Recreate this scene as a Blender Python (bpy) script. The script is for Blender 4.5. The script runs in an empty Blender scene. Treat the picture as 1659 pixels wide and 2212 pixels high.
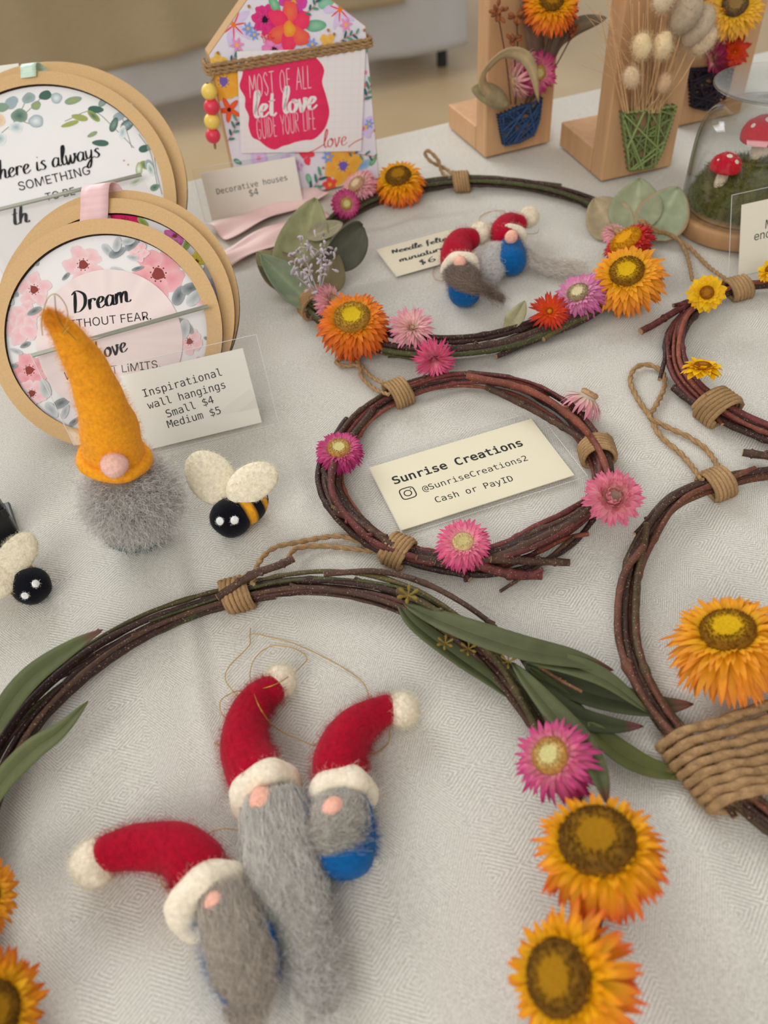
import bpy, math, random
import numpy as np
from mathutils import Matrix, Vector

random.seed(7)
rng = np.random.default_rng(7)
SC = bpy.context.scene
COL = SC.collection

# ------------------------------------------------------------------ camera, light, exposure
W, H = 1659.0, 2212.0
FPX = 1700.0
PITCH, ROLL = math.radians(47.4), math.radians(-5.9)
T = 0.75                                   # table top height
CAM = np.array([0.0, 0.0, T + 0.32])
FW = np.array([0, math.cos(PITCH), -math.sin(PITCH)])
_r0 = np.array([1.0, 0, 0]); _u0 = np.cross(_r0, FW)
RT = math.cos(ROLL) * _r0 + math.sin(ROLL) * _u0
UP = -math.sin(ROLL) * _r0 + math.cos(ROLL) * _u0

cd = bpy.data.cameras.new('camera'); cam = bpy.data.objects.new('camera', cd); COL.objects.link(cam)
cam.matrix_world = Matrix(((RT[0], UP[0], -FW[0], CAM[0]), (RT[1], UP[1], -FW[1], CAM[1]), (RT[2], UP[2], -FW[2], CAM[2]), (0, 0, 0, 1)))
cd.sensor_fit = 'VERTICAL'; cd.sensor_height = 36.0; cd.sensor_width = 27.0
cd.lens = FPX / H * 36.0; cd.clip_start = 0.01; cd.clip_end = 60
cd.dof.use_dof = True; cd.dof.focus_distance = 0.435; cd.dof.aperture_fstop = 8.5
SC.camera = cam

vs = SC.view_settings
SC.display_settings.display_device = 'sRGB'
vs.view_transform = 'Standard'; vs.look = 'None'; vs.exposure = 0.17; vs.gamma = 1.0; vs.use_curve_mapping = False
SC.cycles.max_bounces = 8; SC.cycles.transparent_max_bounces = 24

wd = bpy.data.worlds.new('world'); SC.world = wd; wd.use_nodes = True
wn = wd.node_tree.nodes; bg = wn['Background']
bg.inputs[0].default_value = (1.0, 0.965, 0.91, 1); bg.inputs[1].default_value = 0.50

def area(name, loc, target, size, sizey, power, col):
    l = bpy.data.lights.new(name, 'AREA'); l.shape = 'RECTANGLE'; l.size = size; l.size_y = sizey
    l.energy = power; l.color = col
    o = bpy.data.objects.new(name, l); COL.objects.link(o); o.location = loc
    o.rotation_euler = (Vector(target) - Vector(loc)).to_track_quat('-Z', 'Y').to_euler()
    return o
area('daylight_opening', (-1.3, 2.6, 2.5), (0.1, 0.4, T), 2.2, 1.3, 46, (0.97, 0.985, 1.0))
area('front_fill', (-0.9, -1.7, 2.5), (0.0, 0.5, T), 2.0, 1.5, 33, (1.0, 0.97, 0.93))  # soft light added behind the camera to brighten the leaning cards

# ------------------------------------------------------------------ colour + projection helpers
KA = 1 / 0.80
def lin(c):
    c = np.asarray(c, float) / 255.0
    return np.where(c <= 0.04045, c / 12.92, ((c + 0.055) / 1.055) ** 2.4)
def A(*c):                                 # colour seen in the photo -> surface colour
    v = lin(c) * KA; return v * min(1.0, 0.9 / max(v.max(), 1e-6))
def ray(x, y):
    return (x - W / 2) / FPX * RT - (y - H / 2) / FPX * UP + FW
def P(x, y, z=0.0):                        # point at height z above the table top
    d = ray(x, y)
    return CAM + d * ((T + z - CAM[2]) / d[2])
def S(X):                                  # metres per pixel at a point
    return float((np.asarray(X) - CAM) @ FW) / FPX
def onplane(x, y, o, n):
    d = ray(x, y)
    return CAM + d * (((np.asarray(o) - CAM) @ n) / (d @ n))
def unit(v):
    v = np.asarray(v, float); return v / (np.linalg.norm(v, axis=-1, keepdims=True) + 1e-12)
def tocam(X):
    return unit(CAM - np.asarray(X))
def face(X, th, ph):                       # direction th degrees away from the viewer, towards image angle ph
    n = tocam(X); r = unit(RT - (RT @ n) * n); u = np.cross(n, r)
    th, ph = math.radians(th), math.radians(ph)
    return n * math.cos(th) + (r * math.cos(ph) + u * math.sin(ph)) * math.sin(th)
def perp(n):
    n = unit(n)
    a = np.array([0, 0, 1.0]) if abs(n[2]) < 0.9 else np.array([1.0, 0, 0])
    u = unit(np.cross(a, n)); return u, np.cross(n, u)
TY = math.radians(15.8)
E1 = np.array([math.cos(TY), math.sin(TY), 0]); E2 = np.array([-math.sin(TY), math.cos(TY), 0]); EZ = np.array([0, 0, 1.0])
class Plane:                               # a leaning board: o on it, u along, v up, n outward
    def __init__(s, o, yaw, lean):
        yaw, lean = math.radians(yaw), math.radians(lean)
        s.o = np.asarray(o, float); s.u = np.array([math.cos(yaw), math.sin(yaw), 0])
        b = np.array([-math.sin(yaw), math.cos(yaw), 0])
        s.v = math.cos(lean) * EZ + math.sin(lean) * b; s.n = np.cross(s.u, s.v)
    def px(s, x, y, k=0.0):                # pixel -> plane coords
        X = onplane(x, y, s.o + s.n * k, s.n) - s.o
        return np.array([X @ s.u, X @ s.v])
    def at(s, a, b, k=0.0):
        return s.o + a * s.u + b * s.v + k * s.n
    def map(s, ab, k=0.0):
        ab = np.asarray(ab); return s.o + ab[:, :1] * s.u + ab[:, 1:2] * s.v + k * s.n
def catmull(pts, n, closed=False):
    p = np.asarray(pts, float); m = len(p)
    if closed: q = np.vstack([p[-1], p, p[0], p[1]]); seg = m
    else: q = np.vstack([2 * p[0] - p[1], p, 2 * p[-1] - p[-2]]); seg = m - 1
    t = np.linspace(0, seg, n, endpoint=not closed); i = np.minimum(t.astype(int), seg - 1); f = (t - i)[:, None]
    a, b, c, d = q[i], q[i + 1], q[i + 2], q[i + 3]
    return 0.5 * (2 * b + (c - a) * f + (2 * a - 5 * b + 4 * c - d) * f ** 2 + (3 * b - a - 3 * c + d) * f ** 3)
def lumps(V, freq, seed=0):
    r = np.random.default_rng(seed); o = np.zeros(len(V))
    for k in range(7):
        d = r.normal(size=3); d /= np.linalg.norm(d)
        o += np.sin(V @ d * freq * r.uniform(0.6, 1.9) + r.uniform(0, 6.28))
    return o / 4.0

# ------------------------------------------------------------------ mesh builder
class MB:
    def __init__(s): s.V = []; s.Q = []; s.F = []; s.C = []; s.n = 0
    def add(s, V, Q=None, F=None, col=(.8, .8, .8)):
        V = np.asarray(V, float).reshape(-1, 3); c = np.asarray(col, float)
        c = np.tile(c, (len(V), 1)) if c.ndim == 1 else c
        s.V.append(V); s.C.append(c)
        if Q is not None and len(Q): s.Q.append(np.asarray(Q, int) + s.n)
        if F is not None and len(F): s.F.append(np.asarray(F, int) + s.n)
        s.n += len(V); return s
    def grid(s, G, col, cu=False, cv=False, flip=False):
        nu, nv = G.shape[:2]; idx = np.arange(nu * nv).reshape(nu, nv)
        if cu: idx = np.vstack([idx, idx[:1]])
        if cv: idx = np.hstack([idx, idx[:, :1]])
        q = np.stack([idx[:-1, :-1], idx[1:, :-1], idx[1:, 1:], idx[:-1, 1:]], -1).reshape(-1, 4)
        if flip: q = q[:, ::-1]
        c = np.asarray(col, float)
        if c.ndim == 3: c = c.reshape(-1, 3)
        return s.add(G.reshape(-1, 3), q, col=c)
    def tube(s, pts, r, sides=8, col=(.8, .8, .8), cap=True, closed=False, lump=0, lf=300, seed=0, squash=None):
        p = np.asarray(pts, float); n = len(p); r = np.full(n, r) if np.isscalar(r) else np.asarray(r, float)
        t = unit(np.gradient(p, axis=0)) if not closed else unit(np.roll(p, -1, 0) - np.roll(p, 1, 0))
        u, _ = perp(t[0]); Us = []
        for i in range(n):
            u = unit(u - (u @ t[i]) * t[i]); Us.append(u)
        Us = np.array(Us); Vs = np.cross(t, Us)
        a = np.linspace(0, 2 * np.pi, sides, endpoint=False)
        N = np.cos(a)[None, :, None] * Us[:, None] + np.sin(a)[None, :, None] * Vs[:, None]
        G = p[:, None] + N * r[:, None, None]
        if squash is not None: G[..., 2] = p[:, None, 2] + (G[..., 2] - p[:, None, 2]) * squash
        if lump: G = G + N * (lumps(G.reshape(-1, 3), lf, seed).reshape(n, sides, 1) * lump)
        c = np.asarray(col, float)
        if c.ndim == 2: c = np.repeat(c[:, None], sides, 1)
        s.grid(G, c, cu=closed, cv=True)
        if cap and not closed:
            for k, fl in ((0, 1), (n - 1, 0)):
                ci = np.arange(sides); f = np.stack([ci, np.roll(ci, -1), np.full(sides, sides)], 1)
                if fl: f = f[:, ::-1]
                cc = c if c.ndim == 1 else c[k, 0]
                s.add(np.vstack([G[k], p[k]]), F=f, col=cc)
        return G.reshape(-1, 3), N.reshape(-1, 3)
    def ball(s, c, r, axes=None, col=(.8, .8, .8), nu=18, nv=28, lump=0, lf=300, seed=0):
        c = np.asarray(c, float); r = np.ones(3) * r if np.isscalar(r) else np.asarray(r, float)
        M = np.eye(3) if axes is None else np.asarray(axes)
        th = np.linspace(1e-4, np.pi - 1e-4, nu)[:, None]; ph = np.linspace(0, 2 * np.pi, nv, endpoint=False)[None]
        D = np.stack([np.sin(th) * np.cos(ph), np.sin(th) * np.sin(ph), np.cos(th) + 0 * ph], -1)
        N = unit(D / r) @ M; G = c + (D * r) @ M
        if lump: G = G + N * (lumps(G.reshape(-1, 3), lf, seed).reshape(nu, nv, 1) * lump)
        cc = col(D) if callable(col) else col
        s.grid(G, cc, cv=True, flip=False)
        wt = np.repeat(np.sin(th[:, 0]), nv); ix = rng.choice(nu * nv, 3000, p=wt / wt.sum())
        return G.reshape(-1, 3)[ix], N.reshape(-1, 3)[ix]
    def lathe(s, prof, c, axis=EZ, seg=48, col=(.8, .8, .8)):
        pr = np.asarray(prof, float); axis = unit(axis); u, v = perp(axis)
        a = np.linspace(0, 2 * np.pi, seg, endpoint=False)
        rad = np.cos(a)[:, None] * u + np.sin(a)[:, None] * v
        G = np.asarray(c) + pr[:, 0][:, None, None] * rad[None] + pr[:, 1][:, None, None] * axis
        cc = np.asarray(col, float)
        if cc.ndim == 2: cc = np.repeat(cc[:, None], seg, 1)
        return s.grid(G, cc, cv=True)
    def box(s, c, half, axes=None, col=(.8, .8, .8)):
        M = np.eye(3) if axes is None else np.asarray(axes)
        D = np.array([[x, y, z] for x in (-1, 1) for y in (-1, 1) for z in (-1, 1)], float) * np.asarray(half)
        return s.add(np.asarray(c) + D @ M, [[0, 1, 3, 2], [4, 6, 7, 5], [0, 4, 5, 1], [2, 3, 7, 6], [0, 2, 6, 4], [1, 5, 7, 3]], col=col)
    def prism(s, top, depth, col=(.8, .8, .8), sidecol=None):
        top = np.asarray(top, float); n = len(top); bot = top + np.asarray(depth)
        i = np.arange(n); j = np.roll(i, -1)
        sc = col if sidecol is None else sidecol
        s.add(np.vstack([top, bot]), np.stack([i, i + n, j + n, j], 1), col=sc)
        f = np.stack([i, j, np.full(n, n)], 1)
        s.add(np.vstack([top, top.mean(0)]), F=f, col=col); s.add(np.vstack([bot, bot.mean(0)]), F=f[:, ::-1], col=sc)
        return s
    def strands(s, X, r, col):             # X (N,K,3) r (N,K) or scalar, col (N,3)
        N, K = X.shape[:2]
        if N == 0: return s
        r = np.full((N, K), r) if np.isscalar(r) else r
        t = unit(X[:, -1] - X[:, 0]); ref = unit(rng.normal(size=(N, 3)))
        u = unit(np.cross(t, ref)); v = np.cross(t, u)
        a = np.array([0, 2.094, 4.189])
        off = np.cos(a)[None, :, None] * u[:, None] + np.sin(a)[None, :, None] * v[:, None]
        G = X[:, :, None] + off[:, None] * r[:, :, None, None]
        idx = np.arange(N * K * 3).reshape(N, K, 3); nx = np.roll(idx, -1, 2)
        q = np.stack([idx[:, :-1], nx[:, :-1], nx[:, 1:], idx[:, 1:]], -1).reshape(-1, 4)
        return s.add(G.reshape(-1, 3), q, col=np.repeat(col, K * 3, 0))
    def fuzz(s, V, N, n, ln, col, r=0.00006, var=0.12):
        r = r * .75; ln = ln * .75; n = int(n * 1.3)
        i = rng.integers(0, len(V), n); p = V[i] + rng.normal(size=(n, 3)) * 0.0004; d = unit(N[i] + rng.normal(size=(n, 3)) * 0.8)
        e = unit(d + rng.normal(size=(n, 3)) * 0.9); L = (ln * rng.uniform(0.4, 1.3, (n, 1)))
        X = np.stack([p - N[i] * 0.0004, p + d * L * 0.5, p + d * L * 0.5 + e * L * 0.6], 1)
        c = np.clip(np.asarray(col)[None] * rng.uniform(1 - var, 1 + var, (n, 1)), 0, .95)
        return s.strands(X, np.array([[r, r, r * .5]]).repeat(n, 0), c)
    def obj(s, name, mat, parent=None, smooth=True, loc=None, mods=()):
        root = parent
        off = np.zeros(3)
        if parent is not None:
            q = parent
            while q is not None: off = off + np.array(q.location); q = q.parent
        elif loc is not None: off = np.asarray(loc, float)
        elif s.n:
            A_ = np.vstack(s.V); off = np.array([(A_[:, 0].min() + A_[:, 0].max()) / 2, (A_[:, 1].min() + A_[:, 1].max()) / 2, A_[:, 2].min()])
        V = np.vstack(s.V) - off; C = np.vstack(s.C)
        Q = np.vstack(s.Q) if s.Q else np.zeros((0, 4), int); F = np.vstack(s.F) if s.F else np.zeros((0, 3), int)
        me = bpy.data.meshes.new(name)
        me.vertices.add(len(V)); me.vertices.foreach_set('co', V.astype(np.float32).ravel())
        li = np.concatenate([Q.ravel(), F.ravel()]); me.loops.add(len(li)); me.loops.foreach_set('vertex_index', li.astype(np.int32))
        me.polygons.add(len(Q) + len(F))
        st = np.concatenate([np.arange(len(Q)) * 4, len(Q) * 4 + np.arange(len(F)) * 3])
        me.polygons.foreach_set('loop_start', st.astype(np.int32))
        try: me.polygons.foreach_set('loop_total', np.concatenate([np.full(len(Q), 4), np.full(len(F), 3)]).astype(np.int32))
        except Exception: pass
        me.update(calc_edges=True); me.validate()
        me.polygons.foreach_set('use_smooth', np.full(len(me.polygons), smooth))
        ca = me.color_attributes.new('Col', 'FLOAT_COLOR', 'POINT')
        ca.data.foreach_set('color', np.hstack([C, np.ones((len(C), 1))]).astype(np.float32).ravel())
        for m in (mat if isinstance(mat, (list, tuple)) else [mat]): me.materials.append(m)
        o = bpy.data.objects.new(name, me); COL.objects.link(o)
        if parent is not None: o.parent = parent
        else: o.location = off
        for kind, kw in mods:
            m = o.modifiers.new(kind.lower(), kind)
            for k, v in kw.items(): setattr(m, k, v)
        return o
BEV = lambda w: ('BEVEL', dict(width=w, segments=2, limit_method='ANGLE'))
SOL = lambda t: ('SOLIDIFY', dict(thickness=t, offset=0))

def tag(o, label, cat, group=None, kind=None):
    o['label'] = label; o['category'] = cat
    if group: o['group'] = group
    if kind: o['kind'] = kind
    return o
def thing(name, loc, label, cat, group=None):
    o = bpy.data.objects.new(name, None); COL.objects.link(o); o.location = loc; o.empty_display_size = 0.02
    return tag(o, label, cat, group)

# ------------------------------------------------------------------ materials
def material(name, rough=0.7, spec=0.3, noise=0, nscale=200, bump=0, bscale=400, sheen=0, trans=0, coat=0, stretch=None, metal=0, sss=0):
    m = bpy.data.materials.new(name); m.use_nodes = True; nt = m.node_tree; b = nt.nodes['Principled BSDF']
    at = nt.nodes.new('ShaderNodeAttribute'); at.attribute_name = 'Col'
    tc = nt.nodes.new('ShaderNodeTexCoord'); src = tc.outputs['Object']
    if stretch:
        mp = nt.nodes.new('ShaderNodeMapping'); mp.inputs['Scale'].default_value = stretch; mp.inputs['Rotation'].default_value = (0, 0, -TY)
        nt.links.new(src, mp.inputs[0]); src = mp.outputs[0]
    out = at.outputs['Color']
    if noise:
        nz = nt.nodes.new('ShaderNodeTexNoise'); nz.inputs['Scale'].default_value = nscale; nz.inputs['Detail'].default_value = 4
        nt.links.new(src, nz.inputs['Vector'])
        mr = nt.nodes.new('ShaderNodeMapRange'); mr.inputs[1].default_value = .25; mr.inputs[2].default_value = .75
        mr.inputs[3].default_value = 1 - noise; mr.inputs[4].default_value = 1 + noise
        nt.links.new(nz.outputs[0], mr.inputs[0])
        mx = nt.nodes.new('ShaderNodeVectorMath'); mx.operation = 'SCALE'
        nt.links.new(out, mx.inputs[0]); nt.links.new(mr.outputs[0], mx.inputs['Scale']); out = mx.outputs[0]
    nt.links.new(out, b.inputs['Base Color'])
    b.inputs['Roughness'].default_value = rough; b.inputs['Specular IOR Level'].default_value = spec; b.inputs['Metallic'].default_value = metal
    if sheen: b.inputs['Sheen Weight'].default_value = sheen; b.inputs['Sheen Roughness'].default_value = .5
    if coat: b.inputs['Coat Weight'].default_value = coat; b.inputs['Coat Roughness'].default_value = .15
    if bump:
        n2 = nt.nodes.new('ShaderNodeTexNoise'); n2.inputs['Scale'].default_value = bscale; n2.inputs['Detail'].default_value = 3
        nt.links.new(src, n2.inputs['Vector'])
        bp = nt.nodes.new('ShaderNodeBump'); bp.inputs['Strength'].default_value = .8; bp.inputs['Distance'].default_value = bump
        nt.links.new(n2.outputs[0], bp.inputs['Height']); nt.links.new(bp.outputs[0], b.inputs['Normal'])
    if trans:                                # thin dried petals and leaves let some light through
        tr = nt.nodes.new('ShaderNodeBsdfTranslucent'); ms = nt.nodes.new('ShaderNodeMixShader'); ms.inputs[0].default_value = trans
        nt.links.new(out, tr.inputs[0]); nt.links.new(b.outputs[0], ms.inputs[1]); nt.links.new(tr.outputs[0], ms.inputs[2])
        nt.links.new(ms.outputs[0], nt.nodes['Material Output'].inputs[0])
    return m
M = dict(
    felt=material('felted wool', 1, .05, .16, 500, .0004, 900, .12),
    hair=material('wool fibre', .85, .15, .08, 300, 0, 0, .1),
    bark=material('vine bark', .62, .35, .28, 260, .0004, 500, 0),
    jute=material('jute twine', .9, .1, .18, 900, .0003, 1400),
    petal=material('dried petal', .55, .25, .06, 300, .00008, 700, 0, trans=.22),
    disc=material('flower disc', .9, .1, .22, 1500, .0004, 2200),
    leaf=material('dried leaf', .6, .3, .12, 120, .0002, 300, 0, trans=.12),
    paper=material('matt paper', .8, .2, .015, 60),
    ink=material('printed ink', .75, .2),
    mdf=material('fibre board', .8, .2, .07, 900, .00005, 900),
    edge=material('laser cut edge', .9, .1, .1, 500),
    wood=material('pale timber', .5, .35, .1, 45, .0001, 100, stretch=(3, 3, .3)),
    satin=material('satin ribbon', .4, .4, .03, 300),
    paint=material('glossy paint', .35, .5, .03, 300),
    plastic=material('black plastic', .35, .5, 0),
    gold=material('gold thread', .35, .5, .1, 900, metal=.6),
    cloth2=material('draped cloth', .9, .1, .05, 6, .002, 60),
    moss=material('moss', 1, .05, .35, 160, .002, 220),
    metal=material('painted metal', .4, .5, 0),
)
def speckle(m, col, scale=1300):             # pale lenticels on the bark
    nt = m.node_tree; b = nt.nodes['Principled BSDF']; src = b.inputs['Base Color'].links[0].from_socket
    tc = nt.nodes.new('ShaderNodeTexCoord'); nz = nt.nodes.new('ShaderNodeTexNoise'); nz.inputs['Scale'].default_value = scale; nz.inputs['Detail'].default_value = 1
    nt.links.new(tc.outputs['Object'], nz.inputs['Vector']); mr = nt.nodes.new('ShaderNodeMapRange'); mr.inputs[1].default_value = .66; mr.inputs[2].default_value = .72
    nt.links.new(nz.outputs[0], mr.inputs[0]); mx = nt.nodes.new('ShaderNodeMix'); mx.data_type = 'RGBA'; nt.links.new(mr.outputs[0], mx.inputs[0])
    nt.links.new(src, mx.inputs[6]); mx.inputs[7].default_value = (*col, 1); nt.links.new(mx.outputs[2], b.inputs['Base Color'])
speckle(M['bark'], A(150, 124, 96))
def glass(name, tint, fres=1.5, rough=0.0, edge=None, amount=1.0):
    m = bpy.data.materials.new(name); m.use_nodes = True; nt = m.node_tree; nt.nodes.remove(nt.nodes['Principled BSDF'])
    t = nt.nodes.new('ShaderNodeBsdfTransparent'); g = nt.nodes.new('ShaderNodeBsdfGlossy'); g.inputs['Roughness'].default_value = rough
    lf = nt.nodes.new('ShaderNodeLayerWeight'); lf.inputs[0].default_value = .5
    p5 = nt.nodes.new('ShaderNodeMath'); p5.operation = 'POWER'; p5.inputs[1].default_value = 4.0; nt.links.new(lf.outputs['Facing'], p5.inputs[0])
    f = nt.nodes.new('ShaderNodeMath'); f.operation = 'MULTIPLY_ADD'; f.inputs[1].default_value = .9; f.inputs[2].default_value = .045; nt.links.new(p5.outputs[0], f.inputs[0])
    t.inputs[0].default_value = (*tint, 1)
    if edge is not None:
        lw = nt.nodes.new('ShaderNodeLayerWeight'); lw.inputs[0].default_value = .3
        pw = nt.nodes.new('ShaderNodeMath'); pw.operation = 'POWER'; pw.inputs[1].default_value = 2.5; nt.links.new(lw.outputs['Facing'], pw.inputs[0])
        mx = nt.nodes.new('ShaderNodeMix'); mx.data_type = 'RGBA'; nt.links.new(pw.outputs[0], mx.inputs[0])
        mx.inputs[6].default_value = (*tint, 1); mx.inputs[7].default_value = (*edge, 1); nt.links.new(mx.outputs[2], t.inputs[0])
    ms = nt.nodes.new('ShaderNodeMixShader')
    ml = nt.nodes.new('ShaderNodeMath'); ml.operation = 'MULTIPLY'; ml.inputs[1].default_value = amount
    nt.links.new(f.outputs[0], ml.inputs[0]); nt.links.new(ml.outputs[0], ms.inputs[0])
    nt.links.new(t.outputs[0], ms.inputs[1]); nt.links.new(g.outputs[0], ms.inputs[2]); nt.links.new(ms.outputs[0], nt.nodes['Material Output'].inputs[0])
    return m
M['glass'] = glass('clear glass', (.975, .985, .98), 1.5, 0, (.22, .25, .21), 1.1)
M['film'] = glass('laminating film', (.965, .97, .97), 1.45, .06, None, .8)
M['acrylic'] = glass('clear acrylic', (.985, .982, .98), 1.49, 0, None, .8)
INK = lin((30, 32, 34))

# ------------------------------------------------------------------ lettering
def loadfont(fn):
    import os
    for base in (bpy.utils.system_resource('DATAFILES') or '',):
        p = os.path.join(base, 'fonts', fn)
        if os.path.exists(p):
            try: return bpy.data.fonts.load(p)
            except Exception: pass
    return None
MONO = loadfont('DejaVuSansMono.woff2'); SANS = loadfont('Inter.woff2')
def glyphs(text, font=None, bold=0.0):
    c = bpy.data.curves.new('t', 'FONT'); c.body = text; c.resolution_u = 4; c.offset = bold
    if font: c.font = font
    o = bpy.data.objects.new('t', c); COL.objects.link(o)
    dg = bpy.context.evaluated_depsgraph_get(); me = bpy.data.meshes.new_from_object(o.evaluated_get(dg))
    V = np.array([v.co[:] for v in me.vertices]).reshape(-1, 3); F = []
    for p in me.polygons:
        v = list(p.vertices)
        for k in range(1, len(v) - 1): F.append((v[0], v[k], v[k + 1]))
    bpy.data.objects.remove(o); bpy.data.curves.remove(c); bpy.data.meshes.remove(me)
    return V[:, :2], np.array(F)
def put2d(mb, V, F, pl, a, b, k, col, hscale=None, shear=0):
    """2-D drawing V laid on plane pl so its baseline runs from plane point a to b"""
    x0, x1 = V[:, 0].min(), V[:, 0].max(); a = np.asarray(a); b = np.asarray(b)
    d = b - a; sc = np.linalg.norm(d) / (x1 - x0); d = d / np.linalg.norm(d); e = np.array([-d[1], d[0]])
    hs = sc if hscale is None else hscale * sc
    xx = (V[:, :1] - x0) * sc + shear * V[:, 1:2] * hs
    mb.add(pl.map(a + xx * d + V[:, 1:2] * hs * e, k), F=F, col=col)
def text_px(mb, pl, text, p0, p1, k, col=INK, font=None, bold=0, hscale=None):
    V, F = glyphs(text, font, bold); put2d(mb, V, F, pl, pl.px(*p0, k), pl.px(*p1, k), k, col, hscale)

# hand-lettered glyphs as brush strokes: (advance, [stroke, ...])
HG = {
 'a': (.95, [[(.72, .8), (.4, 1), (.08, .6), (.12, .12), (.42, .02), (.7, .4), (.76, .95)], [(.76, .95), (.7, .2), (.9, 0), (1.05, .12)]]),
 'd': (1.0, [[(.72, .8), (.4, 1), (.08, .6), (.12, .12), (.42, .02), (.72, .5)], [(.9, 2.1), (.74, .8), (.72, .15), (.95, .0), (1.1, .15)]]),
 'e': (.85, [[(.05, .4), (.45, .52), (.66, .82), (.4, 1), (.12, .6), (.2, .08), (.5, 0), (.9, .3)]]),
 'f': (.8, [[(.75, 1.9), (.5, 2.1), (.35, 1.4), (.3, 0), (.2, -.5)], [(.05, 1.0), (.75, 1.08)]]),
 'h': (1.0, [[(.35, 2.1), (.2, 1), (.1, 0)], [(.12, .3), (.45, .98), (.7, .85), (.68, .15), (.9, 0), (1.05, .15)]]),
 'i': (.5, [[(.2, 1), (.16, .2), (.35, 0), (.55, .15)], [(.26, 1.45), (.3, 1.5)]]),
 'l': (.55, [[(.1, .3), (.5, 1.5), (.48, 2.1), (.3, 1.9), (.18, .5), (.35, 0), (.6, .15)]]),
 'm': (1.5, [[(.1, 1), (.1, 0)], [(.1, .5), (.35, 1), (.55, .85), (.55, 0)], [(.56, .5), (.85, 1), (1.05, .85), (1.05, .15), (1.3, 0), (1.5, .15)]]),
 'n': (1.0, [[(.1, 1), (.1, 0)], [(.1, .5), (.4, 1), (.65, .85), (.65, .15), (.85, 0), (1.05, .15)]]),
 'o': (.9, [[(.45, 1), (.12, .7), (.12, .2), (.42, 0), (.72, .35), (.68, .85), (.45, 1), (.6, .75), (.95, .8)]]),
 'r': (.8, [[(.12, 1), (.14, 0)], [(.13, .45), (.32, .95), (.62, .92), (.7, .75)]]),
 's': (.75, [[(.62, .85), (.4, 1), (.2, .78), (.42, .52), (.58, .25), (.35, 0), (.05, .12)]]),
 't': (.7, [[(.38, 1.8), (.28, .8), (.28, .15), (.5, 0), (.75, .15)], [(.02, 1.15), (.62, 1.22)]]),
 'u': (.95, [[(.1, 1), (.1, .25), (.35, 0), (.65, .35), (.72, 1)], [(.72, 1), (.7, .15), (.95, 0)]]),
 'v': (.9, [[(.08, 1), (.3, .05), (.4, 0), (.65, .6), (.62, 1), (.9, .9)]]),
 'w': (1.3, [[(.08, 1), (.18, .1), (.35, 0), (.6, .8)], [(.6, .95), (.65, .1), (.85, 0), (1.1, .6), (1.05, 1), (1.3, .9)]]),
 'y': (.95, [[(.08, 1), (.12, .3), (.35, .1), (.65, .45), (.72, 1)], [(.72, 1), (.6, -.3), (.35, -.9), (.1, -.7), (.5, -.1), (1.0, .2)]]),
 'D': (1.5, [[(.35, 1.9), (.3, 1), (.2, -.05)], [(.0, 1.7), (.5, 2.0), (1.2, 1.5), (1.2, .6), (.7, .05), (.15, .05)]]),
 'L': (1.2, [[(.5, 2.0), (.35, 1), (.2, .05), (.7, -.05), (1.1, .2)]]),
 'T': (1.2, [[(.0, 1.8), (.6, 1.95), (1.3, 2.0)], [(.7, 1.95), (.55, .9), (.5, 0)]]),
 'N': (1.2, [[(.15, 0), (.2, 1.7)], [(.2, 1.7), (.85, .05)], [(.85, .05), (.95, 1.75)]]),
 'V': (1.0, [[(.05, 1.3), (.35, 0), (.8, 1.35)]]),
 '$': (1.0, [[(.75, 1.4), (.35, 1.5), (.25, 1.1), (.65, .7), (.6, .25), (.15, .25)], [(.5, 1.75), (.4, -.1)]]),
 '6': (1.0, [[(.75, 1.6), (.3, 1.1), (.15, .4), (.45, 0), (.8, .3), (.6, .75), (.2, .5)]]),
 ' ': (.6, []),
 # tall narrow capitals
 'M^': (1.0, [[(.0, 0), (.1, 2)], [(.1, 2), (.42, .7)], [(.42, .7), (.75, 2)], [(.75, 2), (.85, 0)]]),
 'O^': (.8, [[(.3, 2), (.05, 1.5), (.05, .5), (.3, 0), (.55, .5), (.55, 1.5), (.3, 2)]]),
 'S^': (.7, [[(.5, 1.7), (.28, 2), (.05, 1.6), (.3, 1.0), (.5, .5), (.28, 0), (.05, .35)]]),
 'T^': (.75, [[(.0, 2), (.65, 2)], [(.32, 2), (.32, 0)]]),
 'F^': (.65, [[(.08, 0), (.08, 2)], [(.08, 2), (.5, 2)], [(.08, 1.1), (.42, 1.1)]]),
 'A^': (.8, [[(.0, 0), (.32, 2)], [(.32, 2), (.65, 0)], [(.12, .7), (.54, .7)]]),
 'L^': (.6, [[(.08, 2), (.08, 0)], [(.08, 0), (.5, 0)]]),
 'G^': (.8, [[(.55, 1.6), (.3, 2), (.05, 1.5), (.05, .5), (.3, 0), (.55, .4), (.55, .9)], [(.55, .9), (.32, .9)]]),
 'U^': (.75, [[(.05, 2), (.05, .4), (.3, 0), (.55, .4), (.55, 2)]]),
 'I^': (.3, [[(.1, 2), (.1, 0)]]),
 'D^': (.8, [[(.08, 0), (.08, 2)], [(.08, 2), (.5, 1.6), (.55, .5), (.08, 0)]]),
 'E^': (.65, [[(.08, 0), (.08, 2)], [(.08, 2), (.5, 2)], [(.08, 1.05), (.42, 1.05)], [(.08, 0), (.5, 0)]]),
 'Y^': (.75, [[(.0, 2), (.3, 1)], [(.62, 2), (.3, 1)], [(.3, 1), (.3, 0)]]),
 'R^': (.75, [[(.08, 0), (.08, 2)], [(.08, 2), (.5, 1.8), (.5, 1.25), (.08, 1.05)], [(.15, 1.05), (.6, 0)]]),
}
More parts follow.
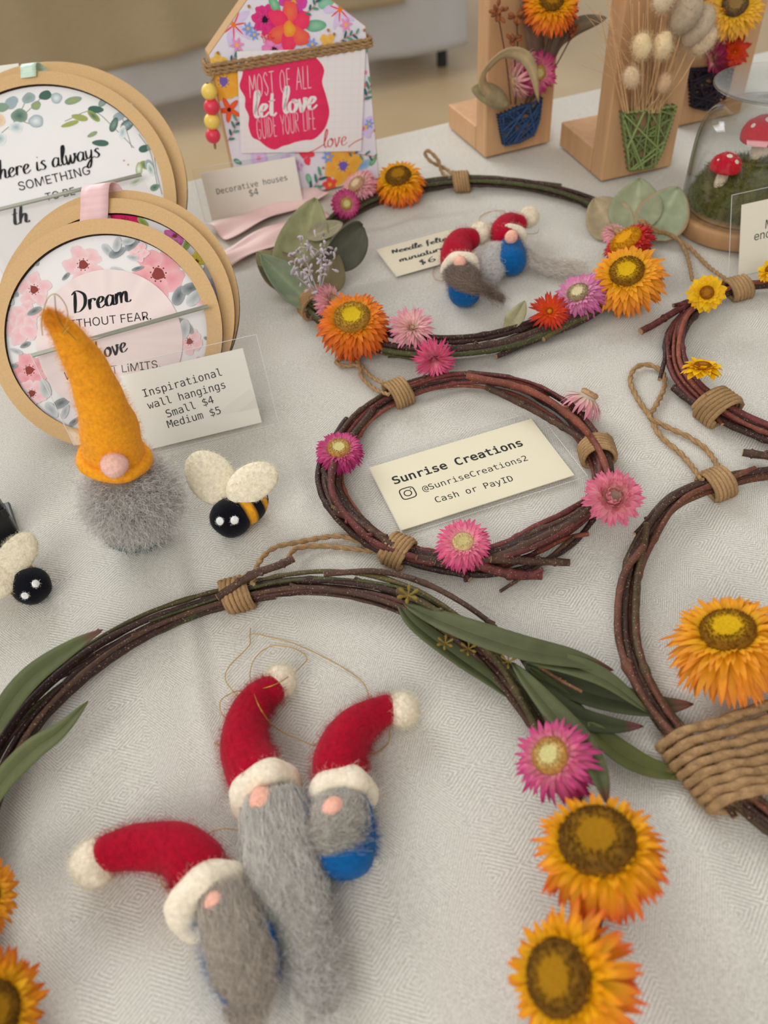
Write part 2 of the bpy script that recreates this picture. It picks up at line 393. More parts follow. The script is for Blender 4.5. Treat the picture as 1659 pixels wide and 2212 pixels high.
def brush(text, wt, tall=False, contrast=.6, slant=.12):
    V, F = [], []; x = 0; n = 0
    for ch in text:
        adv, strokes = HG[ch + '^' if tall and ch != ' ' else ch]
        for st in strokes:
            c = catmull(st, max(7, 6 * len(st))) if len(st) > 2 else np.linspace(st[0], st[1], 6)
            t = unit(np.gradient(c, axis=0)); nn = np.stack([-t[:, 1], t[:, 0]], 1)
            w = wt * (1 - contrast + contrast * np.abs(t[:, 1]) ** 1.5); tp = np.sin(np.linspace(.35, np.pi - .35, len(c))) ** .5; w = w * tp
            a = c + nn * w[:, None] / 2; b = c - nn * w[:, None] / 2
            q = np.empty((2 * len(c), 2)); q[0::2] = a; q[1::2] = b; q[:, 0] += x + slant * q[:, 1]
            V.append(q)
            for k in range(len(c) - 1): F += [(n + 2 * k, n + 2 * k + 1, n + 2 * k + 3), (n + 2 * k, n + 2 * k + 3, n + 2 * k + 2)]
            n += 2 * len(c)
        x += adv
    return np.vstack(V), np.array(F)
def brush_px(mb, pl, text, p0, p1, k, wt, col=INK, tall=False, hscale=None, contrast=.6, slant=.12):
    V, F = brush(text, wt, tall, contrast, slant); put2d(mb, V, F, pl, pl.px(*p0, k), pl.px(*p1, k), k, col, hscale)

# ------------------------------------------------------------------ printed watercolour art
def clip_convex(p, q):
    p = [np.asarray(v, float) for v in p]
    for i in range(len(q)):
        a_, b_ = q[i], q[(i + 1) % len(q)]; e = b_ - a_; out = []
        sd = [e[0] * (v[1] - a_[1]) - e[1] * (v[0] - a_[0]) for v in p]
        for j in range(len(p)):
            s1, s2 = sd[j], sd[(j + 1) % len(p)]
            if s1 >= 0: out.append(p[j])
            if s1 * s2 < 0: f = s1 / (s1 - s2); out.append(p[j] * (1 - f) + p[(j + 1) % len(p)] * f)
        p = out
        if len(p) < 3: return []
    return p
class Print:
    clip = None
    def __init__(s, pl, k0=.00012, clip=None): s.pl = pl; s.mb = MB(); s.k = k0; s.clip = clip
    def poly(s, pts, cc, rc):
        s.k += 5e-6
        if s.clip is not None:
            pts = clip_convex(pts, s.clip)
            if len(pts) < 3: return
        pts = np.asarray(pts); n = len(pts); V = np.vstack([pts, pts.mean(0)])
        i = np.arange(n); F = np.stack([i, np.roll(i, -1), np.full(n, n)], 1)
        col = np.tile(np.asarray(rc, float), (n + 1, 1)); col[:n] *= rng.uniform(.94, 1.05, (n, 1)); col[n] = cc
        s.mb.add(s.pl.map(V, s.k), F=F, col=np.clip(col, 0, .95))
    def blob(s, c, rx, ry, rot, cc, rc, wob=.08, n=18, point=0):
        a = np.linspace(0, 2 * np.pi, n, endpoint=False); r = 1 + wob * np.sin(a * 3 + rng.uniform(0, 6)) + wob * .6 * np.sin(a * 5 + rng.uniform(0, 6))
        x = np.cos(a) * r * rx; y = np.sin(a) * r * ry
        if point: y = y * (1 - point * np.clip(np.cos(a), 0, 1) ** 2)
        ca, sa = math.cos(rot), math.sin(rot); s.poly(np.stack([c[0] + x * ca - y * sa, c[1] + x * sa + y * ca], 1), cc, rc)
    def leaf(s, b, ang, L, w, cc, rc): 
        b = np.asarray(b); t = np.linspace(0, np.pi, 9); x = (1 - np.cos(t)) / 2 * L; y = np.sin(t) * w * (1 - .25 * (x / L))
        q = np.vstack([np.stack([x, y], 1), np.stack([x, -y], 1)[::-1][1:-1]]); ca, sa = math.cos(ang), math.sin(ang)
        s.poly(np.stack([b[0] + q[:, 0] * ca - q[:, 1] * sa, b[1] + q[:, 0] * sa + q[:, 1] * ca], 1), cc, rc)
    def line(s, pts, w, col):
        s.k += 5e-6; c = catmull(pts, 5 * len(pts)); t = unit(np.gradient(c, axis=0)); nn = np.stack([-t[:, 1], t[:, 0]], 1) * w / 2
        G = np.stack([s.pl.map(c + nn, s.k), s.pl.map(c - nn, s.k)], 1); s.mb.grid(G, col)
    def flower(s, c, r, npet, cc, rc, core, corer=.22, rot=None, wob=.1, fat=.42):
        rot = rng.uniform(0, 6) if rot is None else rot; c = np.asarray(c)
        for i in range(npet):
            a = rot + i * 2 * np.pi / npet; s.blob(c + np.array([math.cos(a), math.sin(a)]) * r * .55, r * .5, r * fat, a, cc, rc, wob)
        if core is not None:
            s.blob(c, r * corer, r * corer, 0, core, core, .1)
            for i in range(9):
                a = i * .7; s.blob(c + np.array([math.cos(a), math.sin(a)]) * r * corer * 1.25, r * .035, r * .035, 0, np.asarray(core) * .6, np.asarray(core) * .6, 0, 6)
    def sprig(s, pts, w, lc, leafL, leafW, cols, step=2):
        s.line(pts, w, lc); c = catmull(pts, 40); n = len(pts) * step
        for i in range(n):
            j = int((i + .6) / n * 39); t = c[min(j + 1, 39)] - c[j - 1]; a = math.atan2(t[1], t[0])
            col = cols[i % len(cols)]
            s.leaf(c[j], a + (.8 if i % 2 else -.8), leafL * rng.uniform(.8, 1.2), leafW, np.clip(np.asarray(col) * 1.25, 0, .9), col)
    def obj(s, name, parent): return s.mb.obj(name, M['ink'], parent, smooth=False)
# ------------------------------------------------------------------ setting
def floor_mat():
    m = bpy.data.materials.new('sealed floor'); m.use_nodes = True; nt = m.node_tree; b = nt.nodes['Principled BSDF']
    tc = nt.nodes.new('ShaderNodeTexCoord'); nz = nt.nodes.new('ShaderNodeTexNoise'); nz.inputs['Scale'].default_value = 1.5; nz.inputs['Detail'].default_value = 5
    nt.links.new(tc.outputs['Object'], nz.inputs['Vector']); cr = nt.nodes.new('ShaderNodeValToRGB'); nt.links.new(nz.outputs[0], cr.inputs[0])
    cr.color_ramp.elements[0].position = .3; cr.color_ramp.elements[0].color = (*lin((178, 153, 116)), 1)
    cr.color_ramp.elements[1].position = .7; cr.color_ramp.elements[1].color = (*lin((198, 174, 136)), 1)
    nt.links.new(cr.outputs[0], b.inputs['Base Color']); b.inputs['Roughness'].default_value = .38
    return m
fl = MB(); fl.add([[-7, -4, 0], [7, -4, 0], [7, 9, 0], [-7, 9, 0]], [[0, 1, 2, 3]])
o = fl.obj('floor', floor_mat(), smooth=False); o['kind'] = 'structure'

def cloth_mat():
    m = bpy.data.materials.new('damask linen'); m.use_nodes = True; nt = m.node_tree; N = nt.nodes; L = nt.links; b = N['Principled BSDF']
    tc = N.new('ShaderNodeTexCoord'); mp = N.new('ShaderNodeMapping'); L.new(tc.outputs['Object'], mp.inputs[0]); mp.inputs['Scale'].default_value = (1000, 1000, 1000)
    mp.inputs['Rotation'].default_value = (0, 0, -TY)
    nz = N.new('ShaderNodeTexNoise'); nz.inputs['Scale'].default_value = .35; nz.inputs['Detail'].default_value = 2; L.new(mp.outputs[0], nz.inputs['Vector'])
    va = N.new('ShaderNodeVectorMath'); va.operation = 'MULTIPLY_ADD'; L.new(nz.outputs[1], va.inputs[0]); va.inputs[1].default_value = (.5, .5, 0); L.new(mp.outputs[0], va.inputs[2])
    sx = N.new('ShaderNodeSeparateXYZ'); L.new(va.outputs[0], sx.inputs[0])
    def mt(op, a, bb=None, c=None):
        n = N.new('ShaderNodeMath'); n.operation = op
        for i, v in enumerate((a, bb, c)):
            if v is None: continue
            if isinstance(v, (int, float)): n.inputs[i].default_value = v
            else: L.new(v, n.inputs[i])
        return n.outputs[0]
    X, Y = sx.outputs[0], sx.outputs[1]
    a = mt('PINGPONG', X, 13.0); c = mt('PINGPONG', Y, 22.0)
    # every second column of the damask runs steeper
    col = mt('PINGPONG', mt('ADD', X, 5.0), 39.0)
    k = mt('ADD', mt('MULTIPLY', mt('GREATER_THAN', col, 20.0), .75), .7)
    ph = mt('ADD', mt('MULTIPLY', a, k), c)
    tw = mt('SINE', mt('MULTIPLY', ph, 2 * math.pi / 1.75))
    wv = mt('MULTIPLY', mt('SINE', mt('MULTIPLY', X, 2 * math.pi / .62)), mt('SINE', mt('MULTIPLY', Y, 2 * math.pi / .55)))
    n2 = N.new('ShaderNodeTexNoise'); n2.inputs['Scale'].default_value = 1.1; n2.inputs['Detail'].default_value = 3; L.new(mp.outputs[0], n2.inputs['Vector'])
    n3 = N.new('ShaderNodeTexNoise'); n3.inputs['Scale'].default_value = .05; n3.inputs['Detail'].default_value = 3; L.new(mp.outputs[0], n3.inputs['Vector'])
    amp = mt('MULTIPLY_ADD', n3.outputs[0], 1.3, -.15)
    h = mt('ADD', mt('MULTIPLY', mt('MULTIPLY', tw, amp), .42), mt('ADD', mt('MULTIPLY', wv, .30), mt('MULTIPLY', n2.outputs[0], 1.0)))
    mr = N.new('ShaderNodeMapRange'); L.new(h, mr.inputs[0]); mr.inputs[1].default_value = 0.05; mr.inputs[2].default_value = .95
    cr = N.new('ShaderNodeValToRGB'); L.new(mr.outputs[0], cr.inputs[0])
    cr.color_ramp.elements[0].color = (*lin((176, 172, 162)), 1); cr.color_ramp.elements[1].color = (*lin((242, 239, 230)), 1)
    L.new(cr.outputs[0], b.inputs['Base Color']); b.inputs['Roughness'].default_value = .9; b.inputs['Specular IOR Level'].default_value = .15
    bp = N.new('ShaderNodeBump'); bp.inputs['Strength'].default_value = .55; bp.inputs['Distance'].default_value = .00035
    L.new(h, bp.inputs['Height']); L.new(bp.outputs[0], b.inputs['Normal'])
    return m
S0, S1, T0, T1 = -.80, .98, -.14, .752
def segdist(x, y, pl):
    d = np.full(x.shape, 9.0); side = np.zeros(x.shape)
    for (ax, ay), (bx, by) in zip(pl[:-1], pl[1:]):
        vx, vy = bx - ax, by - ay; t = np.clip(((x - ax) * vx + (y - ay) * vy) / (vx * vx + vy * vy), 0, 1)
        qx, qy = x - ax - t * vx, y - ay - t * vy; dd = np.hypot(qx, qy); m = dd < d; d = np.where(m, dd, d); side = np.where(m, np.sign(vx * qy - vy * qx), side)
    return d, side
def tablecloth():
    s = np.concatenate([np.linspace(S0 - .28, S0 - .012, 22), np.linspace(S0, S1, 500), np.linspace(S1 + .012, S1 + .28, 22)])
    t = np.concatenate([np.linspace(T0 - .28, T0 - .012, 22), np.linspace(T0, T1, 260), np.linspace(T1 + .012, T1 + .28, 22)])
    s, t = np.meshgrid(s, t, indexing='ij')
    ds = np.maximum(np.maximum(S0 - s, s - S1), 0); dt = np.maximum(np.maximum(T0 - t, t - T1), 0)
    cs = np.clip(s, S0, S1); ct = np.clip(t, T0, T1); drop = np.maximum(ds, dt)
    wob = (.012 * np.sin(s * 26) + .009 * np.sin(s * 43 + 1) + .012 * np.sin(t * 31)) * np.clip(drop / .2, 0, 1)
    os_ = np.sign(s - cs) * np.where(ds > 0, np.minimum(ds, .008) + .25 * wob + .02 * drop, 0); ot = np.sign(t - ct) * np.where(dt > 0, np.minimum(dt, .008) + .25 * wob + .02 * drop, 0)
    X = (cs + os_) * E1[0] + (ct + ot) * E2[0]; Y = (cs + os_) * E1[1] + (ct + ot) * E2[1]; Z = np.full(X.shape, T) - np.maximum(drop - .006, 0)
    top = drop <= 0
    und = .00035 * (np.sin(X * 19 + Y * 11) + np.sin(X * 37 - Y * 29 + 2) + np.sin(Y * 53 + X * 13)) - .001
    for line, amp, w in (([(372, 1130), (398, 1290), (432, 1490), (470, 1700)], .0026, .0042), ([(790, 505), (930, 475), (1060, 455)], .0016, .005), ([(690, 560), (800, 520), (900, 470)], .0012, .005),
                         ([(1060, 800), (1150, 870), (1330, 960)], .0012, .006), ([(1120, 760), (1260, 730), (1420, 650)], .0013, .006), ([(900, 880), (1010, 850)], .0014, .005), ([(1180, 960), (1330, 1010)], .0012, .005),
                         ([(620, 960), (660, 1080)], .0012, .006), ([(1470, 1720), (1600, 2010)], .0013, .007)):
        pl = [tuple(P(*q)[:2]) for q in line]; d, sd = segdist(X, Y, pl)
        und = und + amp * (np.exp(-(d / w) ** 2) - .5 * np.exp(-((d - 1.6 * w) / w) ** 2) * (sd > 0))
    Z = Z + np.where(top, np.minimum(und, .0008), 0)
    mb = MB(); mb.grid(np.stack([X, Y, Z], -1), (.8, .8, .8)); ob = mb.obj('tablecloth', cloth_mat(), loc=(0, 0, T))
    tag(ob, 'white damask tablecloth with woven zigzag pattern covering the display table', 'tablecloth')
tablecloth()
def table(name, label, c, hs, ht, top, leg_in, axes, legcol, topcol, legr=.018, th=.025):
    r = thing(name, (c[0], c[1], 0), label, 'table'); mb = MB(); M3 = np.array(axes)
    mb.box(np.array([c[0], c[1], top - th / 2]), (hs, ht, th / 2), M3, topcol); mb.obj('tabletop', M['paint'], r, False, mods=[BEV(.004)])
    for a in (-1, 1):
        for b in (-1, 1):
            q = np.array([c[0], c[1], 0]) + a * (hs - leg_in) * M3[0] + b * (ht - leg_in) * M3[1]
            l = MB(); l.tube([q + [0, 0, .001], q + [0, 0, top - th]], legr, 12, legcol); l.obj('leg', M['metal'], r)
    return r
AX = [E1, E2, EZ]
cc = (S0 + S1) / 2 * E1 + (T0 + T1) / 2 * E2
table('trestle_table', 'trestle table hidden under the white damask tablecloth', cc, (S1 - S0) / 2 - .004, (T1 - T0) / 2 - .004, T - .006, .06, AX, (.05, .05, .05), (.6, .6, .58))

# the neighbouring stall: a table under a grey cloth with a khaki cloth over it
LEG = P(934, 138, -T)
pn = -E2
org = LEG + pn * .10
def npl(x, y, k=0): return onplane(x, y, org + pn * k, pn)
cr_ = npl(1002, 40); s_end = (cr_ - org) @ E1
zhem = (npl(800, 133)[2]); 
ntop = .72; hs_n, ht_n = 1.3, .40
nc = LEG + E1 * (s_end - (LEG - org) @ E1 * 0 - hs_n - .01) + E2 * (ht_n - .10); nc = org + E1 * (s_end - hs_n - .01) + E2 * (ht_n + .015)
table('neighbour_table', 'neighbouring stall table with black legs under grey and khaki cloths', nc, hs_n, ht_n, ntop - .01, .05, AX, (.02, .02, .022), (.5, .5, .5), .02)
# move its visible front leg to where the photo shows it
def drape(name, label, k, hemf, ztop, col, fold, s_hi, wrap, seed):
    n = 260; ss = np.linspace(s_end - 2.62, s_hi, n)
    ph = fold * (np.sin(ss * 9 + seed) + .6 * np.sin(ss * 17 + 2 * seed) + .4 * np.sin(ss * 31))
    rows = []
    zs = np.linspace(0, 1, 26)
    for z in zs:
        base = org + pn * k + E1 * ss[:, None] + pn * (ph * z + .02 * z)[:, None]
        hz = np.array([hemf(a) for a in ss]); base[:, 2] = ztop + (hz - ztop) * z + .004 * np.sin(ss * 12) * z
        rows.append(base)
    G = np.stack(rows, 1)
    if wrap:                               # right-hand side of the cloth, going back
        tt = np.linspace(.02, 2 * ht_n + .05, 60); side = []
        for z in zs:
            b = org + pn * k + E1 * s_hi + E2 * tt[:, None] + E1 * (fold * np.sin(tt * 14) * z + .02 * z)[:, None]
            b[:, 2] = ztop + (hemf(s_hi) - ztop) * z; side.append(b)
        G = np.concatenate([G, np.stack(side, 1)], 0)
    mb = MB(); mb.grid(G, col)
    a, b, c_, d = org + pn * k + E1 * (s_end - 2.62), org + pn * k + E1 * s_hi, org + E2 * (2 * ht_n + .05) + E1 * s_hi, org + E2 * (2 * ht_n + .05) + E1 * (s_end - 2.62)
    q = np.array([a, b, c_, d]); q[:, 2] = ztop; mb.add(q, [[0, 1, 2, 3]], col=col)
    ob = mb.obj(name, M['cloth2'], loc=(org[0], org[1], ztop), mods=[SOL(.002)]); tag(ob, label, 'tablecloth')
drape('tablecloth', 'grey undercloth hanging low on the neighbouring table', 0, lambda a: zhem, ntop, A(172, 172, 174), .012, s_end, True, 1)
kh = [npl(x, y, .03) for x, y in ((100, 178), (215, 155), (460, 91), (765, 20), (850, 0))]
ks = np.array([(p_ - org) @ E1 for p_ in kh]); kz = np.array([p_[2] for p_ in kh])
o_ = np.argsort(ks)
drape('tablecloth', 'khaki cloth draped over the grey cloth on the neighbouring table', .03, lambda a: float(np.interp(a, ks[o_], kz[o_])), ntop + .004, A(152, 138, 112), .016, s_end - .25, False, 3)

# ------------------------------------------------------------------ twine, flowers, leaves
JUTE = A(150, 121, 86)
def twine(mb, pts, r, col=JUTE, pitch=8.0, n=None, fuzz=0, ply=.40):
    p = np.asarray(pts, float); L = np.linalg.norm(np.diff(p, axis=0), axis=1).sum(); n = n or int(max(24, min(500, L / (r * .9))))
    seg = np.r_[0, np.cumsum(np.linalg.norm(np.diff(p, axis=0), axis=1))]; q = np.linspace(0, L, n)
    c = np.stack([np.interp(q, seg, p[:, i]) for i in range(3)], 1); t = unit(np.gradient(c, axis=0)); u, _ = perp(t[0]); U = []
    for i in range(n): u = unit(u - (u @ t[i]) * t[i]); U.append(u)
    U = np.array(U); V = np.cross(t, U); a = q / (r * pitch) * 2 * np.pi
    for k in (0, np.pi):
        cc2 = np.asarray(col) * (1 + .12 * np.sin(q * 900 + k + rng.uniform(0, 6)))[:, None]
        g, nn = mb.tube(c + (np.cos(a + k)[:, None] * U + np.sin(a + k)[:, None] * V) * r * ply, r * (1.06 - ply), 6, np.clip(cc2, 0, .9))
        if fuzz: mb.fuzz(g, nn, fuzz, r * 2.2, np.asarray(col) * 1.1, .00005)
def pxpath(pts, n, z=0.0, closed=False):  # [(x, y[, z])] pixels -> smooth 3-D path on the table
    return catmull([P(q[0], q[1], (q[2] if len(q) > 2 else z)) for q in pts], n, closed)

PAL = dict(
    gold=(A(238, 192, 24), A(222, 154, 34), A(206, 122, 40), A(190, 150, 20), A(120, 82, 22)),
    orange=(A(248, 204, 14), A(242, 172, 18), A(208, 92, 36), A(146, 104, 18), A(104, 72, 26)),
    rust=(A(232, 178, 26), A(216, 122, 34), A(186, 80, 30), A(190, 160, 30), A(150, 112, 46)),
    red=(A(210, 90, 50), A(196, 50, 40), A(150, 26, 40), A(200, 140, 20), A(176, 120, 20)),
    ember=(A(220, 110, 26), A(204, 66, 26), A(160, 34, 30), A(190, 120, 30), A(150, 66, 26)),
    magenta=(A(226, 178, 170), A(196, 84, 130), A(158, 28, 96), A(186, 176, 120), A(172, 130, 70)),
    pink=(A(240, 206, 190), A(222, 122, 152), A(196, 66, 114), A(178, 164, 112), A(196, 176, 130)),
    pale=(A(240, 222, 200), A(232, 188, 184), A(214, 138, 156), A(206, 184, 150), A(176, 140, 106)),
    violet=(A(238, 214, 206), A(206, 132, 168), A(180, 88, 142), A(190, 178, 140), A(140, 122, 94)),
    rose=(A(244, 210, 190), A(236, 164, 174), A(208, 108, 138), A(196, 152, 92), A(222, 180, 140)),
    yellow=(A(236, 180, 12), A(240, 192, 18), A(238, 186, 24), A(150, 96, 24), A(140, 84, 22)),
    lemon=(A(232, 192, 40), A(228, 184, 50), A(214, 160, 60), A(130, 104, 60), A(92, 72, 50)),
    wine=(A(222, 190, 170), A(160, 54, 90), A(126, 24, 66), A(150, 110, 70), A(120, 80, 60)),
)
FLN = {}
def strawflower(parent, x, y, rpx, th, ph, pal, dr=.40, z=.012, layers=None, dome=.35, closed=False, label=None, width=.135, sx=1.0, pl=None, k=0, droop=.55):
    base, mid, tip, din, dout = PAL[pal]
    C = P(x, y, z) if pl is None else onplane(x, y, pl.o + pl.n * k, pl.n)
    s = S(C); R = rpx * s; n = face(C, th, ph); rd = R * dr; u, v = perp(n)
    if layers is None:
        layers = [(60, .40, 34), (44, .56, 38), (30, .72, 42), (14, .86, 44), (0, .98, 44), (-14, 1.04, 42), (-28, 1.06, 38), (-44, 1.0, 30)]
    mb = MB(); C0 = C - n * R * .10
    tt = np.array([0, .18, .4, .6, .77, .9, 1.0]); wp = np.array([.5, .78, 1.0, .98, .74, .38, .02])
    for (el, lm, cnt) in layers:
        tq = np.clip(tt * (.25 + .75 * lm) ** 1.2, 0, 1); fa, fb = np.clip(tq / .46, 0, 1)[:, None], np.clip((tq - .46) / .44, 0, 1)[:, None]
        colt = (base * (1 - fa) + mid * fa) * (1 - fb) + tip * fb
        for i in range(cnt):
            a = 2 * np.pi * (i + rng.uniform(-.3, .3)) / cnt + el; rad = math.cos(a) * u + math.sin(a) * v; tan = np.cross(n, rad)
            e = math.radians(el + rng.normal() * 7); L = (R - rd * .75) * lm * rng.uniform(.86, 1.1); w = R * width * rng.uniform(.8, 1.15) * (.75 + .25 * lm)
            ee = e + (tt - .2) * (-droop if not closed else .9 * (el > 20)) + rng.normal() * .05 * tt
            dl = np.diff(tt, prepend=0) * L
            ra = np.cumsum(np.cos(ee) * dl); up = np.cumsum(np.sin(ee) * dl); tw = rng.normal() * .10
            p = C0 + rad * (rd * .82 + ra)[:, None] + n * (up - R * .08 * (el < 0))[:, None] + tan * (tw * ra)[:, None]
            nn = n[None] * np.cos(ee)[:, None] - rad[None] * np.sin(ee)[:, None]
            half = w / 2 * wp
            G = np.stack([p - tan * half[:, None] + nn * (half * .30)[:, None], p, p + tan * half[:, None] + nn * (half * .30)[:, None]], 1)
            c = np.clip(colt * rng.uniform(.86, 1.1) * np.array([1, rng.uniform(.93, 1.06), 1]), 0, .93)
            mb.grid(G, np.repeat(c[:, None], 3, 1))
    # green-grey underside cup
    mb.lathe([(rd * .2, -R * .30), (rd * .75, -R * .22), (rd * 1.0, -R * .05), (rd * .9, R * .02)], C0, n, 20, base * .7)
    fo = mb.obj('strawflower', M['petal'], parent)
    if label: fo['label'] = label
    if not closed:
        db = MB(); h = rd * dome
        pr = [(rd * 1.0, -rd * .12), (rd * .99, h * .35), (rd * .86, h * .8), (rd * .66, h), (rd * .46, h * .93), (rd * .2, h * .84), (.00001, h * .82)]
        db.lathe(pr, C0 + n * R * .07, n, 36, [dout * .85, dout, dout, dout * .6 + din * .4, din, din, din])
        m = 420; rr = rd * np.sqrt(rng.uniform(.22, 1.0, m)); aa = rng.uniform(0, 6.283, m)
        hh = np.interp(rr / rd, [.2, .46, .66, .86, 1], [.84 * h, .93 * h, h, .8 * h, .3 * h])
        q = C0 + n * R * .07 + rr[:, None] * (np.cos(aa)[:, None] * u + np.sin(aa)[:, None] * v) + n * hh[:, None]
        d = unit(n[None] + .5 * (np.cos(aa)[:, None] * u + np.sin(aa)[:, None] * v) + rng.normal(size=(m, 3)) * .25)
        X = np.stack([q - d * rd * .02, q + d * rd * .04, q + d * rd * .075], 1)
        f = np.clip((rr / rd - .3) / .35, 0, 1)[:, None]; colr = np.clip((din * (1 - f) + dout * f) * rng.uniform(.7, 1.35, (m, 1)), 0, .9)
        db.strands(X, np.array([[rd * .03, rd * .028, rd * .006]]).repeat(m, 0), colr)
        db.obj('flower_disc', M['disc'], fo)
    return fo

def longleaf(parent, pts, wpx, col, tipcol=None, name='eucalyptus_leaf', twist=0.0, fold=.25, n=26):
    """pts [(x, y, z)] along the midrib; width in pixels"""
    c = pxpath(pts, n); s = S(c[n // 2]); t = unit(np.gradient(c, axis=0)); tl = np.linspace(0, 1, n)
    lat = unit(np.cross(np.tile(EZ, (n, 1)), t)); nn = np.cross(t, lat)
    a = twist * np.sin(tl * 3.1)[:, None]; lat, nn = lat * np.cos(a) + nn * np.sin(a), nn * np.cos(a) - lat * np.sin(a)
    w = wpx * s / 2 * (np.sin(np.pi * tl ** .85) ** .75 + .03)
    rows = []
    for q in (-1, -.55, -.06, 0, .06, .55, 1): rows.append(c + lat * (w * q)[:, None] + nn * (w * (abs(q) * fold - (.04 if q == 0 else 0)))[:, None])
    G = np.stack(rows, 1); col = np.asarray(col); cl = np.tile(col, (n, 7, 1)) * rng.uniform(.93, 1.06, (n, 7, 1))
    cl[:, 3] = col * 1.45; cl[:, 0] = col * 1.25; cl[:, 6] = col * 1.25
    if tipcol is not None: f = np.clip((tl - .86) / .04, 0, 1)[:, None, None]; cl = cl * (1 - f) + np.asarray(tipcol) * f
    mb = MB(); mb.grid(G, np.clip(cl, 0, .9)); return mb.obj(name, M['leaf'], parent, mods=[SOL(.0004)])
def roundleaf(parent, x, y, rx, ry, rot, z, th, ph, col, curl=.3, roll=0.0, tip=.25, name='eucalyptus_leaf', edge=None):
    """broad leaf seen at (x, y), half sizes in pixels, rot image angle of its tip"""
    C = P(x, y, z); s = S(C); n = face(C, th, ph); r_ = unit(RT - (RT @ n) * n); u_ = np.cross(n, r_)
    ca, sa = math.cos(math.radians(rot)), math.sin(math.radians(rot)); U = r_ * ca + u_ * sa; V = np.cross(n, U)
    m = 15; a = np.linspace(-1, 1, m); tl = np.linspace(0, 1, m)
    hw = np.sin(np.pi * tl ** .8) ** .55 * (1 - tip * tl ** 3)
    hw[0] = .04; hw[-1] = .06
    if tip == 0: hw = np.sqrt(np.clip(1 - a ** 2, .02, 1))
    X = (tl - .5) * 2 * rx * s; G = np.zeros((m, 11, 3)); q = np.linspace(-1, 1, 11)
    for j in range(11):
        y_ = q[j] * hw * ry * s; ang = q[j] * roll
        if roll: yy = np.sin(ang) / roll * hw * ry * s; zz = (1 - np.cos(ang)) / roll * hw * ry * s
        else: yy = y_; zz = 0
        wav = .05 * np.sin(q[j] * 5 + tl * 4) * ry * s * .6
        G[:, j] = C + X[:, None] * U + np.multiply.outer(yy if not np.isscalar(yy) else np.full(m, yy), V) + np.multiply.outer(zz + wav + curl * (tl - .5) ** 2 * rx * s * 1.5, n)
    low = T + .0006; G[..., 2] = np.maximum(G[..., 2], low)
    col = np.asarray(col); cl = np.tile(col, (m, 11, 1)) * rng.uniform(.9, 1.08, (m, 11, 1)); cl[:, 5] *= 1.25
    if edge is not None: cl[:, 0] = edge; cl[:, -1] = edge
    mb = MB(); mb.grid(G, np.clip(cl, 0, .9)); return mb.obj(name, M['leaf'], parent, mods=[SOL(.0005)])

class Ring:
    def __init__(s, cps, closed=True):
        X = np.array([P(x, y, .006) for x, y, h in cps]); hw = np.array([h * S(q) for q, (x, y, h) in zip(X, cps)])
        B = np.c_[2 * X[:, :2], np.ones(len(X))]; k = np.linalg.lstsq(B, (X[:, :2] ** 2).sum(1), rcond=None)[0]
        s.c = k[:2]; s.R = math.sqrt(k[2] + k[:2] @ k[:2]); d = X[:, :2] - s.c; th = np.arctan2(d[:, 1], d[:, 0]); r = np.hypot(d[:, 0], d[:, 1])
        o = np.argsort(th); th, r, hw = th[o], r[o], hw[o]; T_, R_, H_ = [], [], []
        for i in range(len(th)):
            T_.append(th[i]); R_.append(r[i]); H_.append(hw[i]); nx = th[(i + 1) % len(th)] + (2 * np.pi if i == len(th) - 1 else 0)
            g = nx - th[i]
            if g > .75:
                for m in range(1, int(g / .35)): 
                    f = m / int(g / .35); T_.append(th[i] + g * f); w = min(1, 2.5 * min(f, 1 - f)); R_.append(s.R * w + (1 - w) * (r[i] * (1 - f) + r[(i + 1) % len(th)] * f)); H_.append(hw.mean())
        t = np.array(T_); s.g = np.linspace(-np.pi, np.pi, 361)
        ee = np.r_[t - 2 * np.pi, t, t + 2 * np.pi]
        s.r = np.interp(s.g, ee, np.tile(R_, 3)); s.h = np.interp(s.g, ee, np.tile(H_, 3))
        for _ in range(3):
            for nm in ('r', 'h'):
                a = getattr(s, nm)[:-1]; k2 = np.ones(9) / 9; a = np.convolve(np.r_[a[-8:], a, a[:8]], k2, 'same')[8:-8]; setattr(s, nm, np.r_[a, a[0]])
    def ev(s, th):
        w = (np.asarray(th) + np.pi) % (2 * np.pi) - np.pi
        return np.interp(w, s.g, s.r), np.interp(w, s.g, s.h)
    def th(s, x, y):
        q = P(x, y, .006)[:2] - s.c; return math.atan2(q[1], q[0])
    def at(s, th):
        r, h = s.ev(th); return np.array([s.c[0] + r * math.cos(th), s.c[1] + r * math.sin(th), T + h * .75]), h
